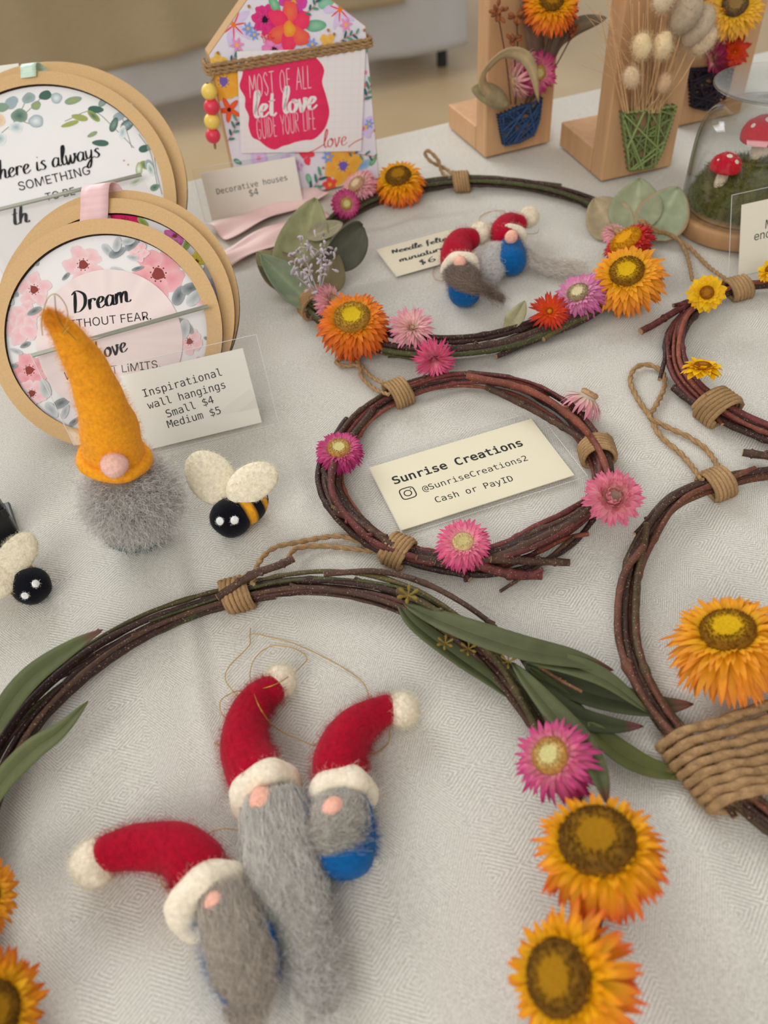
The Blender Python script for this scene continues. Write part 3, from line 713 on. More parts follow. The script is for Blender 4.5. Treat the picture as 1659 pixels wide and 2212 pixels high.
def make_twig(parent, pts, r, col, seed=0, taper=.6, knots=True):
    n = len(pts); mb = MB(); rr = r * np.linspace(1, taper, n); g = np.random.default_rng(seed)
    if knots:
        for k in range(max(1, n // 14)): i = g.integers(2, n - 2); rr[i] *= 1.28
    c = np.asarray(col)[None] * (1 + .18 * np.sin(np.linspace(0, 40, n) * g.uniform(.3, 1) + g.uniform(0, 6)))[:, None]
    pts = np.array(pts); pts[:, 2] = np.maximum(pts[:, 2], T + rr * .9)
    mb.tube(pts, rr, 7, np.clip(c, 0, .9), lump=r * .10, lf=500, seed=seed)
    ce = np.clip(np.asarray(A(150, 120, 84)), 0, .9)
    for e, d in ((0, pts[0] - pts[1]), (-1, pts[-1] - pts[-2])):
        d = unit(d); mb.tube([pts[e], pts[e] + d * r * .12], rr[e] * .93, 7, ce)
    if knots:
        for k in range(2):
            i = g.integers(4, n - 4); dr = unit(g.normal(size=3) + [0, 0, .9]); tg = unit(pts[i + 1] - pts[i])
            mb.tube([pts[i], pts[i] + (tg * 1.2 + dr) * r * 1.5], [r * .7, r * .45], 6, np.asarray(col) * 1.2)
    return mb.obj('twig', M['bark'], parent)
def wreath(name, label, cps, ntw, trf, cols, binds, seed, group='vine wreaths'):
    R = Ring(cps); g = np.random.default_rng(seed); root = thing(name, (R.c[0], R.c[1], T), label, 'wreath', group)
    for i in range(ntw):
        a0 = g.uniform(-np.pi, np.pi); ln = g.uniform(4.2, 6.6); n = 130; th = a0 + np.linspace(0, ln, n); r, h = R.ev(th)
        ps = g.uniform(0, 6.28) + g.uniform(-1.2, 1.2) * np.linspace(0, 1, n) * 2.2 + .5 * np.sin(np.linspace(0, g.uniform(5, 9), n))
        tr = trf * h.mean() * g.uniform(.75, 1.2); ro = np.maximum(h - tr, 0) * (g.uniform(.45, 1.2) if i > 1 else .2)
        f = np.linspace(0, 1, n); fl = np.clip((f - .95) / .05, 0, 1) ** 2 * h * g.uniform(.2, .9) + np.clip((.05 - f) / .05, 0, 1) ** 2 * h * g.uniform(-.2, .8)
        rad = r + ro * np.cos(ps) + fl + .05 * h * np.sin(th * 9 + i)
        z = T + h * .75 + .72 * ro * np.sin(ps)
        make_twig(root, np.stack([R.c[0] + rad * np.cos(th), R.c[1] + rad * np.sin(th), z], 1), tr, np.asarray(cols[i % len(cols)]) * g.uniform(.85, 1.15), seed * 50 + i)
    for (x, y, lpx) in binds:
        th = R.th(x, y); c, h = R.at(th); s = S(c); L = lpx * s; turns = 7; n = turns * 22
        tg = np.array([-math.sin(th), math.cos(th), 0]); rd = np.array([math.cos(th), math.sin(th), 0]); mb = MB()
        for lay, (tn, hh) in enumerate(((turns, 1.0), (turns - 2, 1.1))):
            q = np.linspace(0, 1, n); a = q * tn * 2 * np.pi + lay; sl = .25 * L * np.sin(a) * .5
            pth = c + tg * ((q - .5) * L * (1 - .15 * lay) + sl)[:, None] + rd * (np.cos(a) * (h * hh * 1.16 + .0008))[:, None] + EZ * (np.sin(a) * (h * 1.0 * hh + .0010))[:, None]
            pth[:, 2] = np.maximum(pth[:, 2], T + .0008)
            rr = L / turns * .62; cl = JUTE * (1 + .15 * np.sin(q * 60 + lay))[:, None]
            G, N = mb.tube(pth, rr, 6, np.clip(cl, 0, .9), lump=rr * .15, lf=1500, seed=lay)
            mb.fuzz(G, N, 160, .0035, JUTE * 1.15, .00005)
        mb.obj('twine_binding', M['jute'], root)
    return root, R
def loop(parent, pts, rpx, n=160, fuzz=120, name='hanging_loop'):
    c = pxpath(pts, n); mb = MB(); r = rpx * S(c[n // 2]); c[:, 2] = np.maximum(c[:, 2], T + r * 1.15); twine(mb, c, r, fuzz=fuzz); return mb.obj(name, M['jute'], parent)
def extra(parent, pts, rpx, col, seed, taper=.85):
    c = pxpath(pts, 30); make_twig(parent, c, rpx * S(c[15]), col, seed, taper)
RFX2 = [(52, .42, 30), (28, .56, 34), (4, .74, 36), (-24, .94, 38), (-44, 1.06, 38), (-58, 1.12, 36), (-68, 1.1, 30)]
RFX = [(44, .40, 34), (26, .54, 40), (10, .70, 44), (-6, .84, 46), (-20, .96, 46), (-34, 1.05, 44), (-48, 1.08, 38), (-62, 1.0, 30)]
# ------------------------------------------------------------------ wreaths
RED, DRK, OLV, BRN, GRN, RST = A(86, 40, 38), A(50, 31, 28), A(70, 62, 34), A(68, 47, 36), A(62, 66, 34), A(112, 58, 44)
LEAFG, LEAFD, PALEL, PALEB = A(80, 84, 56), A(56, 62, 38), A(136, 140, 108), A(150, 138, 106)

# small wreath round the business card
wb, RB = wreath('vine_wreath', 'small reddish vine wreath with pink strawflowers around the business card',
    [(1000, 814, 22), (900, 832, 23), (810, 878, 24), (748, 945, 27), (716, 1000, 30), (716, 1060, 30), (745, 1110, 32), (800, 1155, 28), (870, 1192, 26), (950, 1210, 28), (1040, 1214, 34), (1110, 1202, 44),
     (1180, 1172, 50), (1245, 1130, 46), (1300, 1075, 34), (1306, 1020, 27), (1285, 965, 26), (1235, 905, 28), (1180, 862, 28), (1100, 828, 24)],
    13, .25, [RED, DRK, RED, BRN, DRK, RST, RED], [(856, 842, 46), (862, 1183, 56), (1290, 975, 50)], 11)
strawflower(wb, 732, 968, 55, 42, 100, 'magenta', .46, .018)
strawflower(wb, 1000, 1170, 64, 30, 95, 'pink', .36, .018)
strawflower(wb, 1326, 1072, 62, 18, 60, 'rose', .30, .022, layers=[(80, .42, 16), (66, .6, 22), (50, .76, 28), (34, .9, 32), (18, 1, 34), (2, 1.05, 34), (-16, 1.05, 32)], closed=True, width=.19)
strawflower(wb, 1274, 850, 58, 88, 62, 'pale', .34, .016, layers=[(-18, .9, 16), (-32, 1.05, 18), (-48, 1.15, 18)])
extra(wb, [(1010, 1212, .01), (1100, 1240, .006), (1170, 1243, .004)], 11, RED, 1, .95)
extra(wb, [(1060, 1208, .012), (1150, 1212, .008), (1230, 1215, .006)], 9, BRN, 2, .95)
extra(wb, [(1240, 1160, .006), (1160, 1225, .004), (1080, 1278, .003)], 4.5, BRN, 3)
extra(wb, [(940, 1215, .008), (985, 1230, .005), (1015, 1252, .004)], 9, DRK, 4)
extra(wb, [(1050, 835, .010), (1160, 890, .008), (1270, 955, .010)], 8, BRN, 5)
extra(wb, [(1010, 812, .014), (1140, 842, .016), (1240, 905, .016), (1290, 965, .014), (1320, 1040, .014)], 8, RST, 6)
extra(wb, [(760, 940, .014), (725, 990, .016), (720, 1070, .015), (800, 1165, .012), (900, 1205, .01)], 8, RED, 8)
extra(wb, [(726, 1100, .012), (800, 1145, .012), (850, 1180, .012)], 10, BRN, 9)
loop(wb, [(850, 838, .012), (800, 812, .004), (776, 785, .002), (762, 776, .002), (740, 775, .002), (726, 782, .002), (740, 790, .002), (775, 790, .003), (782, 815, .003), (812, 842, .004), (840, 852, .012)], 4.5)

# top wreath with eucalyptus and the felt minis inside
wc, RC = wreath('vine_wreath', 'far vine wreath with eucalyptus leaves and orange and pink strawflowers around two felt gnomes',
    [(1000, 392, 17), (900, 402, 17), (800, 432, 18), (725, 478, 19), (682, 545, 21), (668, 612, 28), (690, 668, 31), (755, 718, 34), (850, 748, 34), (960, 758, 34), (1080, 742, 31), (1180, 708, 31), (1290, 655, 31), (1370, 590, 22), (1388, 530, 19), (1350, 480, 18), (1285, 440, 18), (1200, 411, 17), (1100, 394, 16)],
    19, .25, [DRK, OLV, GRN, A(58, 40, 34), OLV, DRK], [(997, 393, 34), (682, 662, 36)], 23)
for a in ((860, 380, 64, 52, 100, 'orange', .44, .022, RFX), (770, 398, 44, 55, 130, 'pale', .44, .016), (748, 440, 33, 12, 20, 'magenta', .40, .020)): strawflower(wc, *a)
strawflower(wc, 722, 652, 44, 60, 20, 'pale', .38, .018)
strawflower(wc, 760, 685, 90, 40, 100, 'rust', .44, .028, RFX, droop=.35)
strawflower(wc, 890, 706, 52, 30, 80, 'pale', .12, .02, layers=[(80, .5, 18), (62, .65, 26), (44, .8, 32), (26, .95, 36), (6, 1, 36), (-14, 1, 32), (-34, .95, 26)], width=.12)
strawflower(wc, 938, 776, 50, 40, -80, 'pink', .10, .018, layers=[(84, .6, 18), (68, .75, 26), (52, .88, 32), (34, .98, 36), (14, 1, 36), (-8, .95, 32), (-30, .85, 26)], width=.12)
strawflower(wc, 1343, 505, 40, 70, 60, 'pale', .5, .018)
strawflower(wc, 1352, 520, 58, 62, 125, 'red', .62, .022)
strawflower(wc, 1354, 586, 92, 36, 100, 'gold', .40, .032, RFX)
strawflower(wc, 1248, 632, 60, 44, 115, 'violet', .40, .020)
strawflower(wc, 1187, 672, 46, 14, 90, 'ember', .16, .020, layers=[(66, .45, 16), (50, .65, 20), (32, .85, 22), (12, 1, 24), (-10, 1.05, 24), (-28, 1, 20)])
# left cluster of leaves
roundleaf(wc, 655, 535, 118, 62, 78, .020, 30, 80, A(142, 142, 104), .2, .5)
roundleaf(wc, 605, 585, 66, 44, 140, .012, 30, 120, A(136, 128, 94), .3, .5, edge=A(110, 90, 66))
roundleaf(wc, 705, 590, 62, 46, 70, .014, 40, 60, A(124, 114, 84), .2, .4)
roundleaf(wc, 742, 528, 60, 56, 30, .024, 38, -20, A(84, 86, 72), .1, 1.0, tip=.0)
roundleaf(wc, 702, 500, 46, 24, 35, .026, 40, 80, A(150, 142, 116), .1, .6, tip=.1)
roundleaf(wc, 622, 610, 84, 40, 135, .022, 25, 90, A(118, 130, 104), .1, .7)
roundleaf(wc, 612, 622, 70, 26, 150, .010, 40, 60, A(96, 92, 66), .2, .5)
# pale berry sprig
sp = MB(); gcol = A(176, 166, 170)
base_ = P(690, 640, .02)
for k in range(80):
    cx, cy = [(655, 545), (688, 535), (640, 585), (668, 600), (700, 560)][k % 5]; m_ = P(cx + 4, cy + 14, .034)
    e_ = P(cx + rng.normal() * 13, cy + rng.normal() * 15, .037 + rng.uniform(-.003, .005))
    if k < 9: sp.tube(catmull([base_, m_, e_], 10), .0005, 5, gcol * .9)
    sp.tube([e_ + (m_ - e_) * .15, e_], [.0004, .0005], 5, gcol)
    d_ = unit(rng.normal(size=3) + [0, 0, .6]); sp.tube([e_, e_ + d_ * .0014, e_ + d_ * .003, e_ + d_ * .004], [.0005, .001, .001, .0004], 6, gcol * rng.uniform(.8, 1.15))
sp.obj('berry_sprig', M['leaf'], wc)
# right cluster
roundleaf(wc, 1312, 472, 54, 50, 120, .010, 26, 90, A(158, 142, 112), .2, .3, tip=.05)
roundleaf(wc, 1374, 446, 62, 58, 80, .018, 28, 100, A(138, 142, 112), .2, .3)
roundleaf(wc, 1434, 464, 64, 58, 60, .016, 26, 90, A(140, 148, 120), .2, .3, tip=.15, edge=A(160, 130, 100))
longleaf(wc, [(1090, 715, .006), (1112, 690, .012), (1134, 650, .016)], 42, A(140, 134, 100))
loop(wc, [(985, 383, .010), (965, 366, .006), (932, 350, .012), (918, 332, .018), (926, 326, .02), (946, 346, .014), (956, 374, .006), (972, 384, .009)], 4)

# right-hand wreath with yellow everlastings, half in frame
wd_, RD = wreath('vine_wreath', 'dark red vine wreath with small yellow daisies cut by the frame',
    [(1659, 608, 15), (1600, 618, 18), (1545, 642, 24), (1496, 682, 32), (1466, 740, 36), (1474, 808, 36), (1522, 862, 32), (1585, 905, 32), (1659, 932, 30)],
    11, .27, [RED, A(80, 36, 36), DRK, RED, RST, A(70, 34, 34)], [(1592, 618, 50), (1560, 878, 60)], 31)
YL = [(48, .6, 12), (26, .85, 16), (6, 1, 18), (-12, 1, 16)]
strawflower(wd_, 1527, 632, 41, 16, 60, 'yellow', .36, .026, YL, width=.36)
strawflower(wd_, 1518, 790, 44, 72, 85, 'yellow', .42, .026, YL, width=.34)
strawflower(wd_, 1664, 580, 30, 50, 120, 'yellow', .36, .02, YL, width=.36)
extra(wd_, [(1520, 640, .014), (1470, 666, .010), (1425, 694, .008), (1384, 716, .007)], 8, RED, 12, .95)
loop(wd_, [(1496, 606, .006), (1484, 550, .003), (1465, 518, .006), (1440, 505, .012), (1412, 500, .022), (1388, 482, .030), (1380, 474, .032), (1394, 480, .030), (1415, 496, .022), (1448, 508, .010), (1490, 535, .003), (1530, 575, .003), (1572, 606, .010)], 4.5)

# right-hand larger wreath with the jute wrap
we, RE = wreath('vine_wreath', 'thin dark vine wreath wrapped in jute cord with one large golden strawflower inside',
    [(1659, 1018, 20), (1600, 1026, 22), (1548, 1046, 26), (1461, 1078, 32), (1428, 1108, 31), (1398, 1160, 30), (1370, 1215, 30), (1357, 1300, 29), (1362, 1400, 29), (1395, 1489, 30), (1446, 1562, 30), (1500, 1628, 34), (1580, 1705, 42), (1659, 1775, 46)],
    12, .27, [BRN, DRK, A(86, 50, 36), DRK, A(74, 58, 36), A(58, 40, 32)], [(1549, 1042, 56)], 41)
strawflower(we, 1572, 1360, 152, 44, 95, 'gold', .38, .036, RFX, width=.105)
loop(we, [(1516, 1036, .010), (1480, 990, .002), (1425, 940, .002), (1405, 900, .002), (1380, 865, .002), (1362, 825, .002), (1372, 795, .002), (1402, 788, .002), (1432, 806, .002), (1434, 840, .002), (1412, 885, .002), (1404, 902, .004), (1440, 922, .002), (1495, 948, .002), (1535, 982, .002), (1562, 1028, .010)], 5.5, fuzz=200)
extra(we, [(1605, 978, .005), (1660, 986, .006), (1720, 1000, .008)], 9, BRN, 14, .95)
extra(we, [(1640, 1500, .014), (1655, 1530, .012), (1680, 1580, .012)], 3.5, OLV, 15)
extra(we, [(1390, 1180, .01), (1348, 1240, .010), (1334, 1320, .009), (1343, 1410, .008), (1392, 1510, .008), (1462, 1596, .012), (1560, 1700, .012)], 9, A(88, 54, 40), 16)
for k, (y0, y1, h0) in enumerate([(1606, 1532, .021), (1622, 1556, .020), (1640, 1580, .021), (1660, 1600, .019), (1682, 1622, .020), (1706, 1640, .018), (1728, 1652, .020), (1752, 1662, .017)]):
    x0 = 1470 + k * 17; y0 = 1596 + k * 21
    th = RE.th(x0 + 22, y0 - 6); c_, h_ = RE.at(th); rdv = np.array([math.cos(th), math.sin(th), 0])
    far = P(1990, y1 - 110 + k * 16, h0)
    dv = far - c_; dv[2] = 0; dv = unit(dv); w_ = (h_ + .0035) / max(.45, abs(float(dv @ rdv)))
    outer = [c_ + dv * w_ * .3 - EZ * (h_ * .6), c_ - dv * w_ * .7 - EZ * (h_ * .5), c_ - dv * w_, c_ - dv * w_ * .72 + EZ * (h_ * .95), c_ + EZ * (h_ * 1.2 + .003), c_ + dv * w_ * .9 + EZ * (h_ * 1.05 + .003)]
    outer = [np.array([w[0], w[1], max(w[2], T + .003)]) for w in outer]
    mid_ = [outer[-1] * (1 - f) + far * f + EZ * (.002 * math.sin(f * 3.1)) for f in (.2, .4, .6, .8, 1.0)]
    mb = MB(); twine(mb, catmull(outer + mid_, 150), .0022, pitch=11, fuzz=500, n=190, ply=.24); mb.obj('jute_wrap', M['jute'], we)

# big front wreath
wa, RA = wreath('vine_wreath', 'largest front vine wreath with long green eucalyptus leaves around three red-hatted felt gnomes',
    [(-28, 1740, 46), (8, 1645, 48), (80, 1535, 50), (200, 1425, 42), (330, 1348, 34), (420, 1310, 28), (515, 1281, 26), (620, 1262, 30), (760, 1266, 36), (880, 1296, 42), (1000, 1370, 40), (1085, 1450, 34), (1160, 1560, 26), (1230, 1690, 24), (1285, 1830, 24), (1290, 1970, 24), (1245, 2120, 26), (1150, 2270, 28), (980, 2400, 30), (680, 2480, 30), (350, 2440, 30), (110, 2330, 30), (0, 2200, 34), (-42, 2070, 40), (-58, 1930, 44), (-50, 1830, 46)],
    16, .25, [BRN, DRK, OLV, A(72, 42, 38), BRN, GRN, DRK], [(513, 1280, 60)], 53)
extra(wa, [(470, 1290, .012), (545, 1242, .016), (600, 1222, .018), (634, 1206, .019)], 9, BRN, 21, .95)
extra(wa, [(700, 1240, .014), (820, 1235, .014), (930, 1265, .014), (1040, 1330, .014), (1110, 1400, .012), (1140, 1440, .008)], 7, BRN, 22)
extra(wa, [(860, 1275, .016), (960, 1330, .018), (1060, 1410, .016), (1130, 1520, .012), (1200, 1660, .012)], 8, OLV, 23)
extra(wa, [(960, 1350, .004), (1080, 1460, .006), (1150, 1555, .008), (1190, 1630, .012)], 8, BRN, 24)
loop(wa, [(545, 1262, .014), (560, 1215, .010), (590, 1185, .006), (640, 1172, .003), (730, 1158, .002), (790, 1175, .002), (835, 1190, .004), (780, 1188, .002), (700, 1180, .002), (640, 1185, .005), (620, 1212, .010)], 6, fuzz=200)
loop_pts = None
for pts, w, col, tip in (
    ([(872, 1305, .014), (980, 1352, .020), (1120, 1400, .022), (1240, 1425, .018), (1325, 1448, .012)], 62, LEAFG, A(96, 60, 50)),
    ([(858, 1302, .010), (900, 1352, .010), (990, 1420, .008), (1060, 1470, .007), (1100, 1508, .006)], 40, A(74, 80, 50), None),
    ([(1130, 1432, .010), (1200, 1470, .010), (1300, 1505, .007), (1410, 1526, .004), (1498, 1521, .0045)], 72, A(64, 69, 46), A(104, 66, 52)),
    ([(1140, 1428, .018), (1220, 1436, .018), (1310, 1470, .014), (1402, 1540, .006)], 50, A(84, 90, 60), None),
    ([(1095, 1430, .014), (1160, 1490, .014), (1240, 1548, .012), (1320, 1568, .010), (1390, 1569, .008)], 52, LEAFD, A(96, 56, 56)),
    ([(1105, 1430, .020), (1180, 1520, .024), (1250, 1600, .030), (1292, 1670, .034), (1312, 1738, .034)], 56, A(78, 83, 52), A(96, 66, 46)),
    ([(1270, 1560, .012), (1320, 1612, .008), (1400, 1658, .004), (1510, 1682, .002)], 54, A(84, 90, 48), None),
    ([(1140, 1440, .012), (1210, 1500, .010), (1270, 1540, .008)], 30, A(78, 84, 48), None),
    ([(-40, 1640, .014), (10, 1540, .018), (70, 1465, .020), (150, 1405, .022), (222, 1360, .026)], 60, A(78, 84, 52), A(92, 62, 46)),
    ([(-50, 1800, .016), (0, 1700, .020), (70, 1625, .022), (130, 1580, .020), (190, 1515, .014)], 58, A(86, 91, 56), None)):
    longleaf(wa, pts, w, col, tip)
for (x, y, z, r_) in ((882, 1287, .024, 26), (962, 1390, .014, 20), (1012, 1402, .012, 20), (1098, 1430, .014, 20)):
    C_ = P(x, y, z); s_ = S(C_) * r_; mb = MB(); pc = A(134, 112, 46)
    for k in range(6):
        a_ = k * 1.047 + .3; d_ = unit(np.array([math.cos(a_), math.sin(a_), .35])); mb.tube([C_, C_ + d_ * s_ * .45, C_ + d_ * s_ * .75, C_ + d_ * s_ * 1.0], [s_ * .07, s_ * .09, s_ * .2, s_ * .12], 7, pc * rng.uniform(.8, 1.1))
    mb.obj('seed_pod', M['leaf'], wa)
extra(wa, [(1165, 1440, .014), (1215, 1472, .016), (1256, 1494, .018)], 4, A(110, 76, 50), 25)
strawflower(wa, 1188, 1632, 108, 30, 140, 'magenta', .38, .034, RFX2, width=.11, droop=.3)
strawflower(wa, 1290, 1815, 158, 38, 95, 'orange', .53, .044, RFX2, width=.115, droop=.25)
strawflower(wa, 1206, 2112, 168, 32, 170, 'orange', .46, .044, RFX2, width=.115, droop=.2)
strawflower(wa, -40, 1936, 96, 25, 20, 'gold', .40, .028)
strawflower(wa, -22, 2188, 142, 25, 20, 'orange', .46, .034)

# ------------------------------------------------------------------ cards
def price_card(name, label, pl, quad, film, lines, col=A(240, 233, 216), th=.0006, cat='sign', script=()):
    ab = np.array([pl.px(*q) for q in quad]); a0, a1 = ab[[0, 3], 0].mean(), ab[[1, 2], 0].mean(); b0, b1 = ab[[2, 3], 1].mean(), ab[[0, 1], 1].mean()
    root = thing(name, pl.at((a0 + a1) / 2, b0), label, cat)
    c = MB(); c.box(pl.at((a0 + a1) / 2, (b0 + b1) / 2, .0005), ((a1 - a0) / 2, (b1 - b0) / 2, th / 2), [pl.u, pl.v, pl.n], col); c.obj('card', M['paper'], root, False)
    k = .0005 + th / 2 + .00008
    if lines:
        t = MB()
        for (tx, p0, p1, f, bold) in lines: text_px(t, pl, tx, p0, p1, k, INK, f, bold)
        t.obj('lettering', M['ink'], root, False)
    if script:
        t = MB()
        for (tx, p0, p1, w, hs) in script: brush_px(t, pl, tx, p0, p1, k, w, INK, hscale=hs, contrast=.2)
        t.obj('lettering', M['ink'], root, False)
    if film:
        l, r, b, t_ = film
        f = MB(); lift = k + .00025
        P4 = [pl.at(a0 - l, b0 - b, lift), pl.at(a1 + r, b0 - b, lift), pl.at(a1 + r, b1 + t_, lift), pl.at(a0 - l, b1 + t_, lift)]
        f.add(P4, [[0, 1, 2, 3]]); fo = f.obj('plastic_film', M['film'], root, False); fo['label'] = 'clear laminating film'
        e = MB(); q = np.array(P4 + [P4[0]])
        for i in range(4): e.tube([q[i], q[i + 1]], .00018, 5, A(205, 206, 204))
        e.obj('film_edge', M['plastic'], fo)
    return root, k
flat = Plane(P(865, 1147), 15.5, 89.9)
flat.o = flat.o + EZ * .0012
biz, kb = price_card('business_card', 'cream card reading Sunrise Creations lying flat inside the small wreath', flat, [(797, 1013), (1150, 905), (1238, 1030), (865, 1147)], (.0, .006, .004, .005),
    [('Sunrise Creations', (852, 1046), (1131, 962), MONO, .018), ('@SunriseCreations2', (915, 1062), (1141, 994), MONO, 0), ('Cash or PayID', (943, 1086), (1110, 1038), MONO, 0)], A(238, 229, 202))
ic = MB(); c0 = flat.px(881, 1065, kb); r_i = np.linalg.norm(flat.px(896, 1060, kb) - c0)
def outline(mb, pl, pts, w, k, col):
    p_ = np.asarray(pts); q_ = np.roll(p_, -1, 0); t_ = unit(np.roll(p_, -1, 0) - np.roll(p_, 1, 0)); n_ = np.stack([-t_[:, 1], t_[:, 0]], 1) * w / 2
    G = np.stack([pl.map(p_ + n_, k), pl.map(p_ - n_, k)], 1); mb.grid(G, col, cu=True)
aa = np.linspace(0, 2 * np.pi, 40, endpoint=False)
sq = np.stack([np.sign(np.cos(aa)) * np.abs(np.cos(aa)) ** .5, np.sign(np.sin(aa)) * np.abs(np.sin(aa)) ** .5], 1)
outline(ic, flat, c0 + sq * r_i, r_i * .16, kb, INK)
outline(ic, flat, c0 + .5 * r_i * np.stack([np.cos(aa), np.sin(aa)], 1), r_i * .15, kb, INK)
Print.poly(type('o', (), dict(k=kb, pl=flat, mb=ic, clip=None))(), c0 + np.array([.6, .6]) * r_i + .1 * r_i * np.stack([np.cos(aa), np.sin(aa)], 1), INK, INK)
ic.obj('logo', M['ink'], biz, False)
nf = Plane(P(851, 600), 19, 75); nf.o = nf.o + EZ * .0006
nf2 = Plane(P(851, 600), 17.5, 88); nf2.o = nf2.o + EZ * .0012
price_card('handwritten_card', 'cream handwritten card reading Needle felted miniatures beside the two small gnomes', nf2, [(816, 540), (985, 494), (1022, 552), (852, 600)], (0, 0, .001, .001), [], A(240, 230, 204),
    script=[('Needle felted', (848, 548), (982, 515), .36, .66), ('miniatures', (864, 566), (972, 536), .36, .66), ('$6', (910, 573), (944, 562), .22, .55)])
deco = Plane(P(458, 476), 10, 18); deco.o = deco.o + EZ * .001
price_card('price_card', 'white price card reading Decorative houses leaning below the floral house', deco, [(433, 375), (636, 337), (655, 440), (458, 476)], (.006, .003, .0, .004),
    [('Decorative houses', (469, 420), (621, 389), MONO, .0), ('$4', (540, 424), (559, 420), MONO, .0)], A(244, 238, 226))
DP = Plane(P(243, 720), 3, 48)
ins = Plane(P(294, 990), 12, 34)
price_card('price_card', 'white price card reading Inspirational wall hangings in front of the round signs', ins, [(253, 823), (525, 742), (563, 915), (291, 976)], (.004, .010, .003, .006),
    [('Inspirational', (312, 858), (480, 811), MONO, 0), ('wall hangings', (321, 884), (488, 838), MONO, 0), ('Small $4', (362, 902), (463, 870), MONO, 0), ('Medium $5', (364, 925), (478, 893), MONO, 0)], A(246, 242, 232))
mu = Plane(P(1590, 590), 12, 20); mu.o = mu.o + EZ * .001
price_card('price_card', 'laminated price card standing in front of the glass cloche at the frame edge', mu, [(1606, 437), (1790, 405), (1775, 560), (1590, 590)], (.0085, .01, .0, .008),
    [('M', (1653, 494), (1669, 491), SANS, 0), ('enc', (1629, 520), (1664, 512), SANS, 0)], A(240, 232, 212))
# ------------------------------------------------------------------ round wall hangings
MDF, BURN = A(196, 163, 118), A(46, 36, 34)
def ringpts(pl, c, r, k, n=96):
    a = np.linspace(0, 2 * np.pi, n, endpoint=False); return pl.map(np.stack([c[0] + r * np.cos(a), c[1] + r * np.sin(a)], 1), k)
def hanging(name, label, pl, cpx, k0, R, Ri, group, th=.003):
    c = pl.px(*cpx, k0)
    Xc = pl.at(c[0], c[1], k0); Rz = (Xc[2] - T) / pl.v[2] - .0006
    R_ = min(R, Rz); Ri = Ri * R_ / R
    if Rz < R: pass
    root = thing(name, pl.at(c[0], c[1] - R_, k0), label, 'wall hanging', group)
    f = MB()
    o0, i0, o1, i1 = ringpts(pl, c, R_, k0), ringpts(pl, c, Ri, k0), ringpts(pl, c, R_, k0 - th), ringpts(pl, c, Ri, k0 - th)
    f.grid(np.stack([i0, o0], 0), MDF, cv=True, flip=True); f.grid(np.stack([i1, o1], 0), MDF * .8, cv=True)
    fo = f.obj('frame', M['mdf'], root, False)
    e = MB(); e.grid(np.stack([o0, o1], 0), BURN, cv=True, flip=True); e.grid(np.stack([i0, i1], 0), BURN, cv=True)
    eo = e.obj('cut_edge', M['edge'], fo); eo['label'] = 'dark laser-burnt edge'
    b = MB(); kb = k0 - th - .0002
    b.prism(ringpts(pl, c, R_ * .985, kb), -pl.n * .003, MDF * .9); b.obj('backing_board', M['mdf'], root, False)
    d = MB(); kd = kb + .00012; pts = ringpts(pl, c, Ri * 1.01, kd); i = np.arange(len(pts)); d.add(np.vstack([pts, pts.mean(0)]), F=np.stack([i, np.roll(i, -1), np.full(len(pts), len(pts))], 1), col=A(244, 242, 242))
    d.obj('picture', M['paper'], root, False)
    return root, c, R_, Ri, kd
def ribbon(parent, pl, px0, px1, wpx, k, col, loop_h=.012, back=.014):
    """folded ribbon hanging over the rim: front strap and loop"""
    a, b = pl.px(*px0, k), pl.px(*px1, k); w = wpx * S(pl.at(*a, k)) / 2
    pth = [(b[0], b[1], k + .0006), (b[0] * .5 + a[0] * .5, (a[1] + b[1]) / 2, k + .001), (a[0], a[1], k + .002), (a[0] + w * .15, a[1] + loop_h * .6, k - .001), (a[0] + w * .5, a[1] + loop_h * .7, k - .006), (a[0] + w * .8, a[1] + loop_h * .2, k - .010), (a[0] + w, a[1] - .004, k - back)]
    c = catmull([pl.at(*q) for q in pth], 40); G = np.stack([c - pl.u * w, c - pl.u * w * .33, c + pl.u * w * .33, c + pl.u * w], 1)
    mb = MB(); cl = np.tile(col, (40, 4, 1)) * (1 + .05 * np.sin(np.arange(40) * 2.1))[:, None, None]; mb.grid(G, np.clip(cl, 0, .93)); return mb.obj('ribbon', M['satin'], parent, mods=[SOL(.0005)])

def touch_plane(x, y, rpx, yaw, lean):      # leaning disc seen at (x, y) whose rim just touches the table
    pl = Plane(P(x, y), yaw, lean); dr = ray(x, y); t = (CAM[2] - T) / (rpx * pl.v[2] / FPX - dr[2])
    pl.o = CAM + dr * t; return pl, rpx * t / FPX
DP, RS = touch_plane(229, 720, 252, 3, 48)
dream, cD, RSm, RiS, kD = hanging('wall_hanging', 'front round wall hanging reading Dream without fear Love without limits', DP, (229, 720), 0.0, RS, RS * .866, 'small round wall hangings')
PK, PKl, PKd, GR, GRd, COREC = A(232, 180, 184), A(240, 212, 214), A(214, 140, 148), A(150, 156, 158), A(84, 92, 94), A(132, 62, 56)
pr = Print(DP, kD + .0001); D2 = lambda x, y: DP.px(x, y, kD); u1 = 1 * S(DP.o)
aa = np.linspace(0, 2 * np.pi, 60, endpoint=False)
for (x, y, r) in ((180, 572, 42), (342, 592, 56), (74, 626, 36), (44, 705, 40), (58, 680, 30), (64, 800, 38), (410, 738, 28), (440, 640, 24), (70, 850, 30), (300, 545, 22), (430, 800, 26)):
    rr = r * u1; p_ = D2(x, y); deep = r > 50 or 780 < y < 840
    pr.flower(p_, rr, 5, PKd if deep else PK, PKl if not deep else PK, COREC if r > 27 and y != 680 and x != 44 else None, .24, wob=.14, fat=.46)
def gleaf(x, y, ang, L, w, dark): pr.leaf(D2(x, y), math.radians(ang), L * u1, w * .8 * u1, GRd if dark else GR, GR if dark else A(190, 194, 196))
